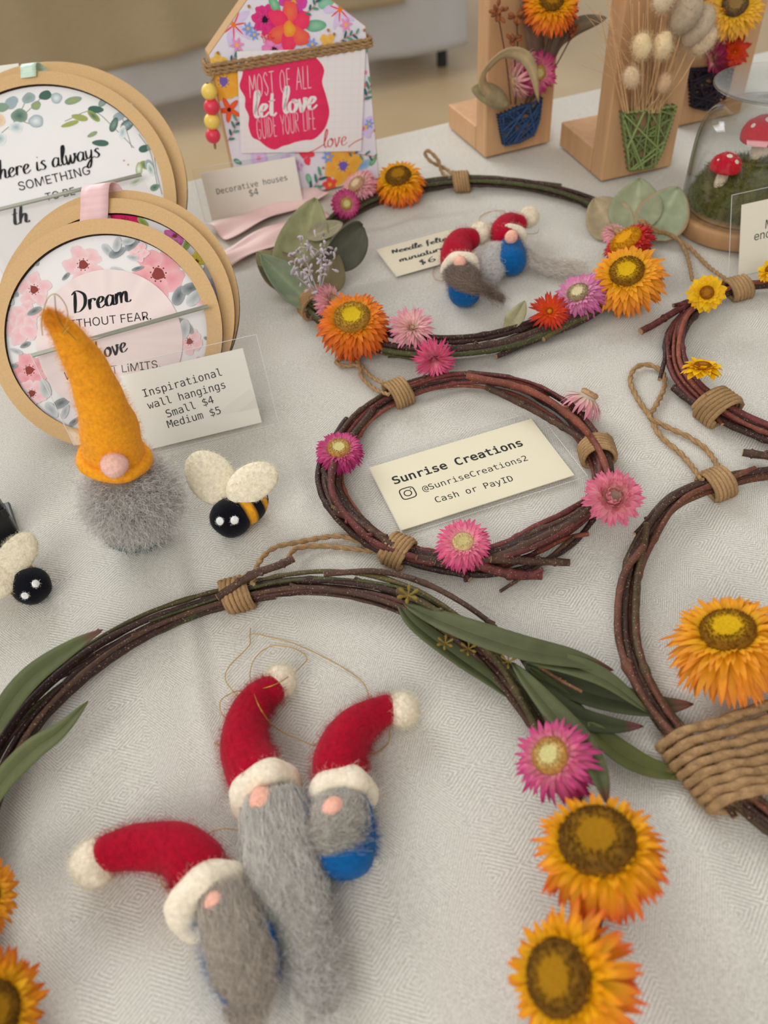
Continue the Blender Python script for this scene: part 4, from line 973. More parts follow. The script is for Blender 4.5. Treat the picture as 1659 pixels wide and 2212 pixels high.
for a in ((222, 528, -60, 34, 12, 0), (236, 555, 20, 40, 14, 1), (250, 545, 70, 34, 13, 0), (238, 580, -30, 44, 12, 0), (270, 540, 25, 36, 12, 1), (262, 525, 0, 30, 10, 0), (378, 660, 60, 46, 18, 1), (392, 630, 10, 44, 18, 1), (405, 660, 40, 46, 18, 0), (384, 690, -50, 46, 15, 1),
          (400, 690, -100, 44, 16, 0), (90, 665, -160, 34, 10, 1), (66, 740, 200, 24, 8, 1), (40, 790, 180, 34, 8, 1), (50, 765, 150, 30, 7, 0), (105, 860, 100, 44, 16, 0), (115, 880, 20, 40, 14, 1), (100, 870, -60, 40, 14, 0), (135, 905, 60, 34, 10, 0), (60, 845, 200, 30, 10, 0), (40, 640, 140, 28, 9, 1), (28, 660, 100, 26, 8, 0), (82, 575, 110, 26, 9, 1), (300, 560, 160, 26, 8, 0), (150, 590, 220, 22, 6, 1), (420, 590, 30, 26, 9, 0), (150, 920, 30, 30, 8, 1), (440, 730, -20, 20, 6, 1), (75, 895, -40, 30, 9, 0), (285, 585, 10, 28, 6, 1), (120, 640, -20, 22, 6, 1)): gleaf(*a)
cc_ = D2(238, 738); pr.poly(cc_ + np.stack([np.cos(aa), np.sin(aa)], 1) * RiS * .725, A(228, 212, 210), A(228, 212, 210))
pr.obj('printed_flower', dream)['kind'] = 'stuff'
kt = pr.k + .00005; tx = MB()
brush_px(tx, DP, 'Dream', (160, 676), (285, 650), kt, .34, INK, contrast=.75)
text_px(tx, DP, 'WITHOUT FEAR.', (130, 712), (327, 690), kt, INK, SANS, 0)
brush_px(tx, DP, 'Love', (205, 778), (278, 757), kt, .32, INK, contrast=.75)
text_px(tx, DP, 'WITHOUT LiMITS.', (140, 821), (347, 794), kt, INK, SANS, 0)
tx.obj('lettering', M['ink'], dream, False)
h2, c2, R2, Ri2, k2 = hanging('wall_hanging', 'middle round wall hanging with pink ribbon loop behind the Dream sign', DP, (250, 682), -.0075, RS * 1.03, RS * .90, 'small round wall hangings')
pr = Print(DP, k2 + .0001)
for (x, y, r, a_, b_) in ((270, 480, 40, A(206, 40, 96), A(196, 30, 90)), (378, 510, 24, A(200, 110, 170), A(190, 90, 160)), (372, 530, 20, A(180, 90, 150), A(200, 130, 180)), (425, 565, 22, A(206, 190, 60), A(216, 200, 90)), (455, 620, 26, A(170, 170, 200), A(190, 190, 220))):
    pr.flower(DP.px(x, y, k2), r * u1, 5, a_, b_, A(120, 60, 40), .2)
for (x, y, an) in ((320, 490, 40), (440, 590, 60), (400, 540, 20)): pr.leaf(DP.px(x, y, k2), an, 30 * u1, 8 * u1, A(110, 130, 60), A(150, 170, 100))
pr.obj('printed_flower', h2)['kind'] = 'stuff'
ribbon(h2, DP, (207, 418), (203, 482), 60, .0002 - .0075 + .001, A(238, 198, 200), .010, .012)
h3, c3, R3, Ri3, k3 = hanging('wall_hanging', 'rearmost small round wall hanging showing only its rim behind the pink ribbon', DP, (262, 662), -.0150, RS * 1.09, RS * .94, 'small round wall hangings')

LP, RL = touch_plane(100, 430, 282, 4, 47)
l1, cL, RL_, RiL, kL = hanging('wall_hanging', 'large round wall hanging with eucalyptus print and mint ribbon reading There is always something', LP, (100, 432), 0.0, RL, RL * .9, 'large round wall hangings')
u2 = S(LP.o); pr = Print(LP, kL + .0001); L2 = lambda x, y: LP.px(x, y, kL)
EG, EGd, EB, EY = A(128, 150, 132), A(70, 100, 90), A(150, 166, 172), A(150, 160, 90)
WH = A(214, 222, 220)
for pts in ([(0, 290), (60, 240), (100, 200)], [(20, 280), (50, 230), (60, 200)], [(290, 320), (250, 280), (200, 240), (140, 262)], [(285, 320), (262, 250), (230, 205)], [(340, 400), (325, 330), (300, 290)], [(350, 420), (338, 370), (330, 310)], [(70, 270), (30, 255)]):
    pr.line([L2(*q) for q in pts], 1.6 * u2, A(130, 140, 130))
for (x, y, rx, ry, an, c1, c2_) in ((42, 250, 18, 15, 0, EGd, EG), (98, 206, 14, 10, 10, EGd, EGd), (25, 222, 16, 12, 40, EB, EB), (62, 212, 15, 11, 20, EG, EB), (78, 228, 11, 9, 30, EY, EG), (78, 262, 16, 14, 0, WH, EB), (35, 275, 15, 12, 0, EB, WH), (5, 232, 14, 10, 0, EG, EG), (122, 212, 12, 12, 40, WH, EB), (-5, 260, 16, 16, 0, A(200, 170, 140), A(220, 200, 170)), (0, 300, 14, 14, 0, EB, WH)):
    pr.blob(L2(x, y), rx * u2, ry * u2, math.radians(an), c1, c2_, .05)
for (x, y, an, L, w, c1, c2_) in ((140, 222, 8, 38, 9, EY, EG), (190, 236, -10, 34, 9, EGd, EGd), (214, 230, 40, 30, 8, EB, EG), (215, 262, 130, 34, 8, EGd, EY), (190, 258, 160, 36, 8, EY, EY), (170, 262, 190, 40, 6, EY, EY), (245, 258, 20, 30, 10, EB, EB), (262, 280, 30, 34, 12, EB, EGd), (240, 285, 60, 34, 9, EG, EGd), (235, 310, 170, 36, 8, EGd, EGd), (262, 300, 70, 30, 9, EB, WH), (285, 270, 80, 30, 8, EG, EB),
                             (300, 325, 10, 26, 9, EGd, EGd), (302, 352, -30, 28, 10, EGd, EY), (318, 345, -80, 30, 10, EG, EB), (320, 325, 60, 30, 7, EB, EG), (325, 410, 20, 22, 8, EGd, EG), (300, 380, 80, 30, 8, WH, EY), (330, 380, 100, 30, 8, EG, WH), (345, 350, 80, 24, 6, EB, EG), (280, 400, 20, 30, 7, EY, WH), (255, 240, 50, 22, 6, EGd, EB), (275, 245, 60, 24, 7, EB, WH), (210, 285, 200, 24, 5, EY, EG)):
    pr.leaf(L2(x, y), math.radians(an), L * u2, w * u2, c1, c2_)
for (x, y) in ((268, 347), (277, 356), (262, 272), (272, 278)): pr.blob(L2(x, y), 2 * u2, 2 * u2, 0, A(190, 150, 120), A(190, 150, 120))
pr.obj('printed_leaf', l1)['kind'] = 'stuff'
kt = pr.k + .00005; tx = MB()
brush_px(tx, LP, 'There is always', (-20, 392), (218, 338), kt, .26, INK, contrast=.75)
text_px(tx, LP, 'SOMETHING', (42, 412), (196, 376), kt, INK, SANS, 0)
text_px(tx, LP, 'TO BE', (100, 434), (163, 420), kt, INK, SANS, 0)
brush_px(tx, LP, 'th', (30, 486), (66, 478), kt, .34, INK, contrast=.75, hscale=.9)
tx.obj('lettering', M['ink'], l1, False)
ribbon(l1, LP, (63, 146), (62, 168), 33, .0012, A(190, 214, 196), .006, .008)
l2, *_ = hanging('wall_hanging', 'rear large round wall hanging showing its rim above the eucalyptus sign', LP, (124, 410), -.0085, RL * 1.02, RL * .9, 'large round wall hangings')
pc = MB(); pc.box(LP.at(*LP.px(14, 163, -.013), -.0135), (.010, .008, .0004), [LP.u, LP.v, LP.n], A(240, 238, 226)); tag(pc.obj('paper_card', M['paper'], smooth=False), 'small white card peeking out above the large hanging beside the mint ribbon', 'card')

def acrylic(label, pl, k, quad):
    q = [pl.px(x, y, k) for x, y in quad]; q = np.array(q)
    P3 = pl.map(q, k); P3[:, 2] = np.maximum(P3[:, 2], T + .0015)
    root = thing('acrylic_stand', P3[2:].mean(0), label, 'display stand'); th_ = pl.n * .0018
    m = MB(); m.add(np.vstack([P3, P3 - th_]), [[3, 2, 1, 0], [4, 5, 6, 7], [1, 2, 6, 5], [3, 0, 4, 7]]); m.obj('clear_sheet', M['acrylic'], root, False)
    e = MB(); d_ = unit(P3[0] - P3[3]) * .0022; e.add([P3[0], P3[1], P3[1] - th_, P3[0] - th_, P3[0] - d_, P3[1] - d_, P3[1] - th_ - d_, P3[0] - th_ - d_], [[0, 1, 2, 3], [4, 5, 1, 0], [3, 2, 6, 7]], col=A(166, 168, 156))
    eo = e.obj('top_edge', M['paint'], root, False); eo['label'] = 'grey polished top edge'
    s_ = MB(); s_.tube([P3[0], P3[3]], .00022, 5, A(214, 212, 206)); s_.obj('side_edge', M['paint'], root)
acrylic('clear acrylic holder panel in front of the Dream wall hanging', DP, .006, [(65, 764), (447, 657), (560, 880), (160, 962)])
acrylic('clear acrylic holder panel in front of the large eucalyptus wall hanging', LP, .006, [(-60, 462), (303, 373), (400, 560), (40, 660)])

# ------------------------------------------------------------------ floral house
HP = Plane(P(520, 452), 14, 3)
HO = [HP.px(*q) for q in ((520, 452), (819, 378), (789, 51), (717, 0), (532, 0), (454, 122))]
hw_ = (HO[1][0]); xl = HP.px(470, 250)[0] * 0
ev = (HO[2][1] + HO[5][1]) / 2; wR = (HO[1][0] + HO[2][0]) / 2; wL = min(HO[0][0], HO[5][0]) * .5 + max(HO[0][0], HO[5][0]) * .5
sl1 = (HO[4][1] - ev) / max(HO[4][0] - wL, .001); pk = (wL + wR) / 2; pkv = ev + sl1 * (pk - wL)
house = thing('decorative_house', HP.at((wL + wR) / 2, 0), 'floral house-shaped board wrapped in twine with hanging beads', 'ornament')
prof = np.array([(wL, .0006), (wR, .0006), (wR, ev), (pk, pkv), (wL, ev)])
hb = MB(); hb.prism(HP.map(prof, 0), -HP.n * .018, A(176, 142, 102)); hb.obj('board', M['mdf'], house, False, mods=[BEV(.0006)])
ins_ = prof.copy(); cen = prof.mean(0); ins_ = cen + (prof - cen) * .992
pb = MB(); i = np.arange(5); pb.add(np.vstack([HP.map(ins_, .0002), HP.at(*cen, .0002)]), F=np.stack([i, (i + 1) % 5, np.full(5, 5)], 1), col=A(238, 234, 246)); pb.obj('floral_paper', M['paper'], house, False)
pr = Print(HP, .0003, list(ins_)); uh = S(HP.at(.06, .06)); Hx = lambda cx, cy: HP.px(400 + cx * .33755, cy * .33755, .0003); q3 = .33755 * uh
PKH, MAG, ORG, YEL, LIL, TEA, MINT, BLU = A(232, 70, 96), A(206, 60, 130), A(238, 120, 80), A(246, 186, 70), A(206, 192, 232), A(58, 116, 104), A(140, 190, 160), A(120, 150, 210)
for (x, y, L, an, c1, c2_) in ((770, 170, 130, -5, MINT, A(100, 160, 130)), (600, 90, 110, 110, MINT, A(90, 160, 110)), (850, 40, 110, 10, MINT, A(120, 180, 150)), (1085, 1085, 130, 15, BLU, A(150, 190, 200)), (780, 1110, 80, -80, MINT, A(110, 170, 140)), (1180, 1060, 70, 40, MINT, A(100, 150, 90)), (310, 1020, 60, -40, MINT, TEA)):
    pr.leaf(Hx(x, y), math.radians(an), L * q3, L * .28 * q3, c1, c2_)
for (x, y, r) in ((310, 160, 105), (990, 60, 95)):
    for k in range(5): 
        a_ = k * 1.256 + .5; pr.blob(Hx(x, y) + np.array([math.cos(a_), math.sin(a_)]) * r * .6 * q3, r * .5 * q3, r * .22 * q3, a_, A(224, 206, 238), A(214, 200, 236), .1)
    for k in range(7): a_ = k * .9; pr.leaf(Hx(x, y), a_, r * .7 * q3, 5 * q3, A(226, 60, 70), A(236, 90, 80))
    pr.blob(Hx(x, y), 14 * q3, 14 * q3, 0, A(240, 130, 40), A(240, 130, 40))
for (x, y, r, n, c1, c2_, co) in ((510, 125, 75, 7, A(200, 40, 110), MAG, A(40, 20, 40)), (690, 25, 85, 5, MAG, A(190, 70, 160), A(246, 190, 40)), (570, 320, 75, 6, A(236, 150, 200), A(226, 120, 180), A(80, 30, 60)), (910, 270, 52, 4, YEL, A(246, 200, 110), None), (210, 400, 52, 5, YEL, A(246, 210, 120), None), (245, 520, 110, 6, A(246, 170, 60), YEL, A(110, 90, 170)), (1010, 1060, 128, 6, A(246, 170, 60), A(246, 190, 80), A(110, 90, 170)), (925, 1180, 52, 5, A(226, 60, 60), A(236, 90, 80), A(240, 180, 60)), (780, 1000, 52, 3, PKH, A(226, 60, 80), None), (1160, 810, 66, 5, LIL, A(220, 200, 240), A(240, 200, 60)), (470, 1010, 52, 7, A(226, 180, 230), LIL, A(230, 120, 150)), (650, 1040, 52, 6, A(214, 150, 200), LIL, A(120, 60, 120)), (720, 1060, 36, 5, A(196, 90, 150), LIL, None)):
    pr.flower(Hx(x, y), r * q3, n, c1, c2_, co, .24, wob=.12)
for k in range(6):
    a_ = k * 1.047 + .3; pr.blob(Hx(665, 175) + np.array([math.cos(a_), math.sin(a_)]) * 78 * q3, 62 * q3, 44 * q3, a_, ORG if k % 2 else PKH, A(232, 80, 84) if k % 2 else A(226, 50, 100), .1)
pr.blob(Hx(665, 185), 36 * q3, 42 * q3, 0, A(246, 186, 60), A(240, 140, 60))
for k in range(5): a_ = k * 1.256 + .6; pr.leaf(Hx(280, 700), a_, 76 * q3, 17 * q3, A(240, 110, 40), A(226, 70, 50))
pr.blob(Hx(280, 700), 13 * q3, 13 * q3, 0, A(40, 30, 40), A(40, 30, 40))
for (x, y, r, c) in ((400, 180, 36, BLU), (440, 220, 32, BLU), (330, 285, 42, A(226, 140, 190)), (1025, 155, 42, A(226, 140, 190)), (810, 280, 36, BLU), (1175, 790, 34, BLU), (910, 1000, 44, BLU), (1150, 460, 14, PKH), (1150, 540, 14, PKH), (1135, 820, 16, MAG), (700, 1100, 16, PKH)):
    for k in range(6): a_ = k * 1.047; pr.leaf(Hx(x, y), a_, r * q3, r * .2 * q3, c, c)
    pr.blob(Hx(x, y), r * .22 * q3, r * .22 * q3, 0, A(246, 196, 40), A(246, 196, 40))
for pts, L in (([(760, 90), (820, 40), (840, -20)], 40), ([(270, 900), (310, 830), (330, 760)], 44), ([(1140, 640), (1170, 580), (1190, 520)], 50), ([(770, 1250), (830, 1180), (870, 1110)], 54), ([(1030, 970), (1130, 985), (1220, 1000)], 40), ([(990, 260), (1040, 230), (1100, 210)], 40), ([(270, 400), (310, 370), (340, 350)], 36), ([(1060, 260), (1120, 300), (1150, 330)], 40)):
    pr.sprig([Hx(*q) for q in pts], 4 * q3, A(196, 90, 90), L * q3, L * .2 * q3, [TEA, A(40, 90, 90), A(80, 140, 110)])
for k in range(26): pr.blob(Hx(500 + rng.normal() * 26, 235 + rng.normal() * 20), 5 * q3, 3 * q3, rng.uniform(0, 3), A(210, 50, 60), A(210, 50, 60))
for (x, y) in ((405, 38), (207, 335), (912, 190), (950, 215), (1142, 190), (880, 1070), (1210, 830)): pr.blob(Hx(x, y), 9 * q3, 9 * q3, 0, A(170, 130, 60), A(150, 110, 50))
pr.obj('printed_flower', house)['kind'] = 'stuff'
k0 = pr.k + .0001; pc = Print(HP, k0)
gq = [Hx(328, 325), Hx(1150, 300), Hx(1122, 962), Hx(355, 975)]
pc.poly(gq, A(246, 243, 244), A(246, 243, 244))
for f in np.linspace(.04, .96, 15):
    a_, b_ = gq[0] * (1 - f) + gq[1] * f, gq[3] * (1 - f) + gq[2] * f; pc.line([a_, (a_ + b_) / 2, b_], 1.6 * q3, A(226, 206, 206))
    a_, b_ = gq[0] * (1 - f) + gq[3] * f, gq[1] * (1 - f) + gq[2] * f; pc.line([a_, (a_ + b_) / 2, b_], 1.6 * q3, A(226, 206, 206))
pc.poly(catmull([Hx(*q) for q in ((410, 395), (480, 372), (560, 378), (640, 350), (700, 338), (780, 345), (840, 372), (885, 440), (872, 520), (895, 600), (918, 700), (908, 770), (880, 830), (820, 885), (760, 892), (700, 905), (660, 920), (620, 930), (570, 952), (520, 935), (470, 895), (425, 870), (402, 800), (405, 740), (380, 680), (380, 620), (345, 550), (362, 480), (375, 420))], 110, True), A(214, 52, 104), A(210, 48, 88))
pc.obj('message_panel', house)
tx = MB(); kt = pc.k + .0001; lw = A(244, 210, 220)
def hp(cx, cy): return (400 + cx * .33755, cy * .33755)
brush_px(tx, HP, 'MOST OF ALL', hp(415, 628), hp(808, 560), kt, .10, lw, True, contrast=.1, hscale=1.25)
brush_px(tx, HP, 'let love', hp(440, 755), hp(850, 692), kt, .40, A(246, 240, 240), contrast=.7)
brush_px(tx, HP, 'GUIDE YOUR LIFE', hp(468, 892), hp(845, 822), kt, .10, lw, True, contrast=.1, hscale=1.5)
brush_px(tx, HP, 'love', hp(885, 945), hp(1040, 925), kt, .16, A(200, 56, 62), contrast=.6)
pl_ = Print(HP, kt); pl_.line([Hx(700, 975), Hx(800, 965), Hx(890, 915)], 5 * q3, A(200, 56, 62)); pl_.line([Hx(1040, 935), Hx(1080, 905), Hx(1130, 880)], 5 * q3, A(200, 56, 62))
for a_ in (tx, pl_.mb): pass
tx.V += [v for v in pl_.mb.V]; tx.C += pl_.mb.C; tx.Q += [q + tx.n for q in pl_.mb.Q]; tx.n += pl_.mb.n
tx.obj('lettering', M['ink'], house, False)
for (p0, p1) in (((453, 140), (795, 84)), ((454, 150), (796, 92)), ((455, 158), (797, 98))):
    a_, b_ = HP.px(*p0), HP.px(*p1); mb = MB()
    pts = [HP.at(a_[0] - .0022, a_[1], -.019), HP.at(a_[0] - .0026, a_[1], -.009), HP.at(a_[0] - .0022, a_[1], .0005), HP.at(a_[0] + .004, a_[1], .0024)] + [HP.at(*(a_ * (1 - f) + b_ * f), .0026) for f in (.2, .4, .6, .8)] + [HP.at(b_[0] - .003, b_[1], .0024), HP.at(b_[0] + .0022, b_[1], 0), HP.at(b_[0] + .0024, b_[1], -.009), HP.at(b_[0] + .002, b_[1], -.019)]
    twine(mb, catmull(pts, 120), .0016, fuzz=140, n=160); mb.obj('twine_wrap', M['jute'], house)
st = MB(); twine(st, catmull([HP.at(*HP.px(462, 152), .003), HP.at(*HP.px(456, 170), .004), HP.at(*HP.px(455, 190), .006), HP.at(*HP.px(458, 260), .006), HP.at(*HP.px(463, 318), .004)], 50), .0011, fuzz=60); st.obj('bead_cord', M['jute'], house)
for (x, y, r, c) in ((452, 198, 17, A(236, 204, 96)), (457, 231, 17, A(206, 52, 76)), (458, 262, 17, A(236, 204, 96)), (460, 293, 16, A(206, 52, 76))):
    C_ = HP.at(*HP.px(x, y, .006), .006); mb = MB(); rr = r * S(C_); th_ = np.linspace(.22, np.pi - .22, 14)
    mb.lathe(np.stack([np.sin(th_), np.cos(th_)], 1) * rr, C_, HP.v, 26, c); mb.obj('bead', M['paint'], house)

# pink ribbon lying behind the price card
def lay_ribbon(label, A0, B0, wpx, z, seed):
    a, b = P(*A0, z), P(*B0, z); n = 40; f = np.linspace(0, 1, n)[:, None]; c = a * (1 - f) + b * f
    d = unit(b - a); lat = np.cross(EZ, d); w = wpx * S(a) / 2; q = np.linspace(-1, 1, 13)
    G = c[:, None] + lat * (q * w)[None, :, None] + EZ * (.0016 * np.sin(q * 4 + seed)[None, :] + .002 * np.sin(f * 9 + seed + q[None] * 2))[..., None] + EZ * .003
    mb = MB(); mb.grid(G, A(240, 208, 204)); tag(mb.obj('satin_ribbon', M['satin'], mods=[SOL(.0004)]), label, 'ribbon')
lay_ribbon('upper pale pink satin ribbon lying behind the Decorative houses price card', (470, 508), (690, 415), 85, .001, 0)
lay_ribbon('lower pale pink satin ribbon lying behind the left eucalyptus leaves', (480, 566), (700, 462), 70, .001, 2)
# ------------------------------------------------------------------ wooden display blocks
WOOD = A(178, 140, 102)
def bunny(parent, X, r, ax, col, seed):
    mb = MB(); u, v = perp(ax); G, N = mb.ball(X, (r * .78, r * .78, r * 1.15), [u, v, unit(ax)], col, 12, 16, r * .06, 800, seed)
    mb.fuzz(G, N, 700, r * .55, np.asarray(col) * 1.12, .00006, .18)
    return mb.obj('bunny_tail', M['hair'], parent)
def block(label, base, pot_px, pot_col, seed, wid=.067, th=.020, hgt=.23, yaw=15.8):
    pl = Plane(base, yaw, 0); root = thing('flower_stand', pl.at(wid / 2, 0, -th / 2), label, 'ornament', 'wooden flower stands')
    b = MB(); b.box(pl.at(wid / 2, hgt / 2 + .0006, -th / 2), (wid / 2, hgt / 2, th / 2), [pl.u, pl.v, pl.n], WOOD); b.obj('upright_board', M['wood'], root, False, mods=[BEV(.0012)])
    f = MB(); f.box(pl.at(wid / 2, .0112, -th - .031), (wid / 2, .0106, .030), [pl.u, pl.v, pl.n], WOOD * 1.04); f.obj('foot_block', M['wood'], root, False, mods=[BEV(.0012)])
    if pot_px:
        q = np.array([pl.px(*a, .004) for a in pot_px]); g = np.random.default_rng(seed); mb = MB(); n = len(q)
        per = [q[i] * (1 - t) + q[(i + 1) % n] * t for i in range(n) for t in (0, .2, .4, .6, .8)]
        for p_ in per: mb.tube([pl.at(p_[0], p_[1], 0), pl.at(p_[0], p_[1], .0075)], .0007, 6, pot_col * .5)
        for k in range(70):
            a_, b_ = per[g.integers(len(per))], per[g.integers(len(per))]
            if np.linalg.norm(a_ - b_) < .008: continue
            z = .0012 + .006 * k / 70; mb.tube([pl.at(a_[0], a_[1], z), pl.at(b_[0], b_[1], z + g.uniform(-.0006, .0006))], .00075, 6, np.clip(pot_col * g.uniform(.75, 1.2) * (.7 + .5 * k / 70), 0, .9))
        for i in range(len(per)):
            a_, b_ = per[i], per[(i + 1) % len(per)]; mb.tube([pl.at(a_[0], a_[1], .006), pl.at(b_[0], b_[1], .0062)], .0009, 6, pot_col)
        mb.obj('string_pot', M['jute'], root)
    return root, pl
bg_, GP = block('wooden stand with green string pot of bunny-tail grasses', P(1298, 394), [(1343, 243), (1400, 236), (1457, 228), (1444, 275), (1430, 318), (1411, 358), (1385, 362), (1358, 366), (1350, 305)], A(122, 136, 86), 3, yaw=13)
SH = A(206, 170, 126)
for k in range(38):
    x0 = rng.uniform(1347, 1430); sp_ = (x0 - 1388) / 42
    x1 = x0 + sp_ * 62 + rng.normal() * 14 + 12; y1 = rng.uniform(-60, 90)
    d0, d1 = rng.uniform(.003, .008), rng.uniform(.010, .024)
    a_, m_, b_ = GP.at(*GP.px(x0, 244, d0), d0), GP.at(*GP.px(x0 * .6 + x1 * .4 + rng.normal() * 4, 140, (d0 + d1) / 2), (d0 + d1) / 2), GP.at(*GP.px(x1, y1, d1), d1)
    mb = MB(); mb.tube(catmull([a_, m_, b_], 12), np.linspace(.0007, .00035, 12), 5, np.clip(SH * rng.uniform(.75, 1.15), 0, .9)); mb.obj('grass_stem', M['leaf'], bg_)
for (x, y, r, d, c) in ((1387, 100, 25, .026, A(214, 192, 152)), (1431, 98, 26, .024, A(218, 196, 158)), (1364, 166, 21, .022, A(206, 184, 152)), (1434, 179, 20, .014, A(200, 170, 136)), (1483, 28, 38, .030, A(166, 150, 128)), (1506, 56, 38, .026, A(178, 160, 138)), (1520, 88, 27, .028, A(194, 174, 144)), (1434, -4, 26, .028, A(204, 188, 160))):
    X_ = GP.at(*GP.px(x, y, d), d); top = GP.at(*GP.px(x + (x - 1390) * .25, y - 40, d + .004), d + .004); bunny(bg_, X_, r * S(X_), top - X_, c, int(x))
    pot = GP.at(*GP.px(1388 + (x - 1420) * .3, 240, .005), .005); mb = MB(); mb.tube(catmull([pot, (pot + X_) / 2 + GP.n * .004, X_], 12), .0005, 5, SH); mb.obj('grass_stem', M['leaf'], bg_)
aw = MB(); s0 = []
for k in range(46):
    x0, y0 = rng.uniform(1340, 1400), rng.uniform(60, 200); s_ = -1 if k % 3 else 1
    a_ = GP.at(*GP.px(x0 + (60 if s_ > 0 else 0), y0, .012), .012); b_ = GP.at(*GP.px(x0 + s_ * rng.uniform(40, 100), y0 - rng.uniform(30, 120), .03), .03); s0.append(np.stack([a_, (a_ + b_) / 2 + GP.n * .002, b_]))
aw.strands(np.array(s0), .00012, np.tile(SH, (len(s0), 1))); wo = aw.obj('wheat_awn', M['hair'], bg_); wo['kind'] = 'stuff'

bb_, BP = block('wooden stand with blue string pot of mixed dried flowers', P(1048, 343), [(1077, 250), (1120, 232), (1168, 210), (1163, 255), (1150, 290), (1120, 305), (1088, 312), (1082, 282)], A(52, 74, 108), 5, yaw=17)
def bpt(P_, x, y, d): return P_.at(*P_.px(x, y, d), d)
def blockleaf(parent, P_, pts, wpx, col, name='eucalyptus_leaf', tw=1.2):
    c = catmull([bpt(P_, *q) for q in pts], 24); s = S(c[12]); t = unit(np.gradient(c, axis=0)); tl = np.linspace(0, 1, 24)
    lat = unit(np.cross(np.tile(P_.n, (24, 1)), t)); nn = np.cross(t, lat); a = (tw * np.sin(tl * 3.1))[:, None]; lat = lat * np.cos(a) + nn * np.sin(a)
    w = wpx * s / 2 * (np.sin(np.pi * tl ** .9) ** .7 + .03); G = np.stack([c + lat * (w * q)[:, None] for q in (-1, -.5, 0, .5, 1)], 1)
    cl = np.tile(np.asarray(col), (24, 5, 1)) * rng.uniform(.92, 1.06, (24, 5, 1)); cl[:, 2] *= 1.25
    mb = MB(); mb.grid(G, np.clip(cl, 0, .9)); return mb.obj(name, M['leaf'], parent, mods=[SOL(.0004)])
blockleaf(bb_, BP, [(1150, 235, .006), (1190, 110, .014), (1240, 60, .020), (1311, 38, .024)], 50, A(112, 104, 88), tw=.3)
blockleaf(bb_, BP, [(1140, 225, .006), (1160, 120, .010), (1140, 10, .012), (1130, -40, .012)], 44, A(120, 100, 86), tw=.2)
blockleaf(bb_, BP, [(1095, 225, .010), (1050, 195, .020), (1045, 160, .030), (1085, 118, .034), (1125, 118, .036), (1150, 150, .036), (1164, 222, .028)], 36, A(178, 160, 124), tw=.7)
blockleaf(bb_, BP, [(1098, 228, .010), (1060, 205, .018), (1018, 190, .022)], 44, A(150, 140, 108), tw=.4)
strawflower(bb_, 1192, 0, 64, 40, 80, 'orange', .42, layers=None, pl=BP, k=.026)
strawflower(bb_, 1164, 158, 50, 24, -10, 'magenta', .32, layers=[(60, .4, 18), (40, .6, 24), (20, .8, 28), (4, .92, 30), (-10, .9, 26)], pl=BP, k=.022, dome=.3)
strawflower(bb_, 1108, 178, 44, 82, 200, 'pale', .22, pl=BP, k=.018, layers=[(10, .8, 20), (-14, 1.05, 22), (-34, 1.1, 20)])
strawflower(bb_, 1130, 118, 36, 78, 110, 'pale', .3, pl=BP, k=.014, layers=[(10, .8, 18), (-14, 1.05, 20), (-34, 1.1, 18)])
for (x, y, n, sp_) in ((1075, 28, 16, 16), (1116, 36, 14, 14), (1108, 88, 12, 13), (1232, 52, 14, 13), (1200, 68, 10, 12), (1240, 70, 12, 14), (1236, 24, 12, 14), (1190, 66, 8, 12)):
    mb = MB(); C_ = bpt(BP, x, y, .020); st_ = bpt(BP, 1120 + (x - 1140) * .25, 225, .006); bc = A(132, 78, 46)
    mb.tube(catmull([st_, (st_ + C_) / 2 + BP.n * .003, C_], 10), .0006, 5, A(96, 66, 56))
    for k in range(n):
        e_ = C_ + (BP.u * rng.normal() + BP.v * rng.normal() + BP.n * rng.normal() * .6) * sp_ * .45 * S(C_); mb.tube([C_, e_], .0004, 4, bc * .8); d_ = unit(e_ - C_)
        mb.ball(e_, (.0016, .0016, .0028), [*perp(d_), d_], np.clip(bc * rng.uniform(.7, 1.25), 0, .9), 7, 8)
    mb.obj('berry_sprig', M['leaf'], bb_)
bd_, KP = block('wooden stand with dark string pot half hidden behind the bunny-tail stand', P(1462, 275), [(1490, 150), (1540, 150), (1582, 140), (1572, 185), (1556, 232), (1520, 236), (1494, 230), (1492, 190)], A(46, 42, 50), 9, yaw=13)
strawflower(bd_, 1588, 8, 66, 26, 80, 'lemon', .42, pl=KP, k=.024)
strawflower(bd_, 1588, 112, 35, 14, 0, 'ember', .10, pl=KP, k=.024, layers=[(70, .45, 12), (52, .65, 14), (32, .85, 16), (12, 1, 16), (-8, 1.05, 16)], width=.32)
strawflower(bd_, 1540, 128, 38, 70, 200, 'wine', .2, pl=KP, k=.018, layers=[(30, .8, 18), (8, 1.0, 20), (-14, 1.0, 20)], width=.3)
strawflower(bd_, 1545, 10, 40, 50, 120, 'orange', .3, pl=KP, k=.012)

# ------------------------------------------------------------------ glass cloche with toadstools
C0 = P(1588, 482); C0[2] = T + .0010
cl_ = thing('glass_cloche', C0, 'glass dome with flared top over moss and two red felt toadstools', 'ornament')
wbm = MB(); wbm.lathe([(.0001, 0), (.046, 0), (.0475, .0015), (.0475, .0115), (.0462, .0128), (.0445, .0130), (.0001, .0130)], C0, EZ, 72, A(160, 122, 84)); wbm.obj('wooden_base', M['wood'], cl_)
jm = MB()
for k in range(16): a_ = np.linspace(0, 2 * np.pi, 60, endpoint=False); r_ = .0375 - k * .0022; jm.tube(C0 + np.stack([np.cos(a_) * r_, np.sin(a_) * r_, 0 * a_ + .0142], 1), .0013, 6, JUTE * .8, closed=True)
jm.obj('jute_mat', M['jute'], cl_)
mm = MB(); mc = C0 + np.array([.002, .004, .015]); G, N = mm.ball(mc, (.0385, .0385, .030), None, A(92, 92, 50), 26, 44, .0025, 220, 4)
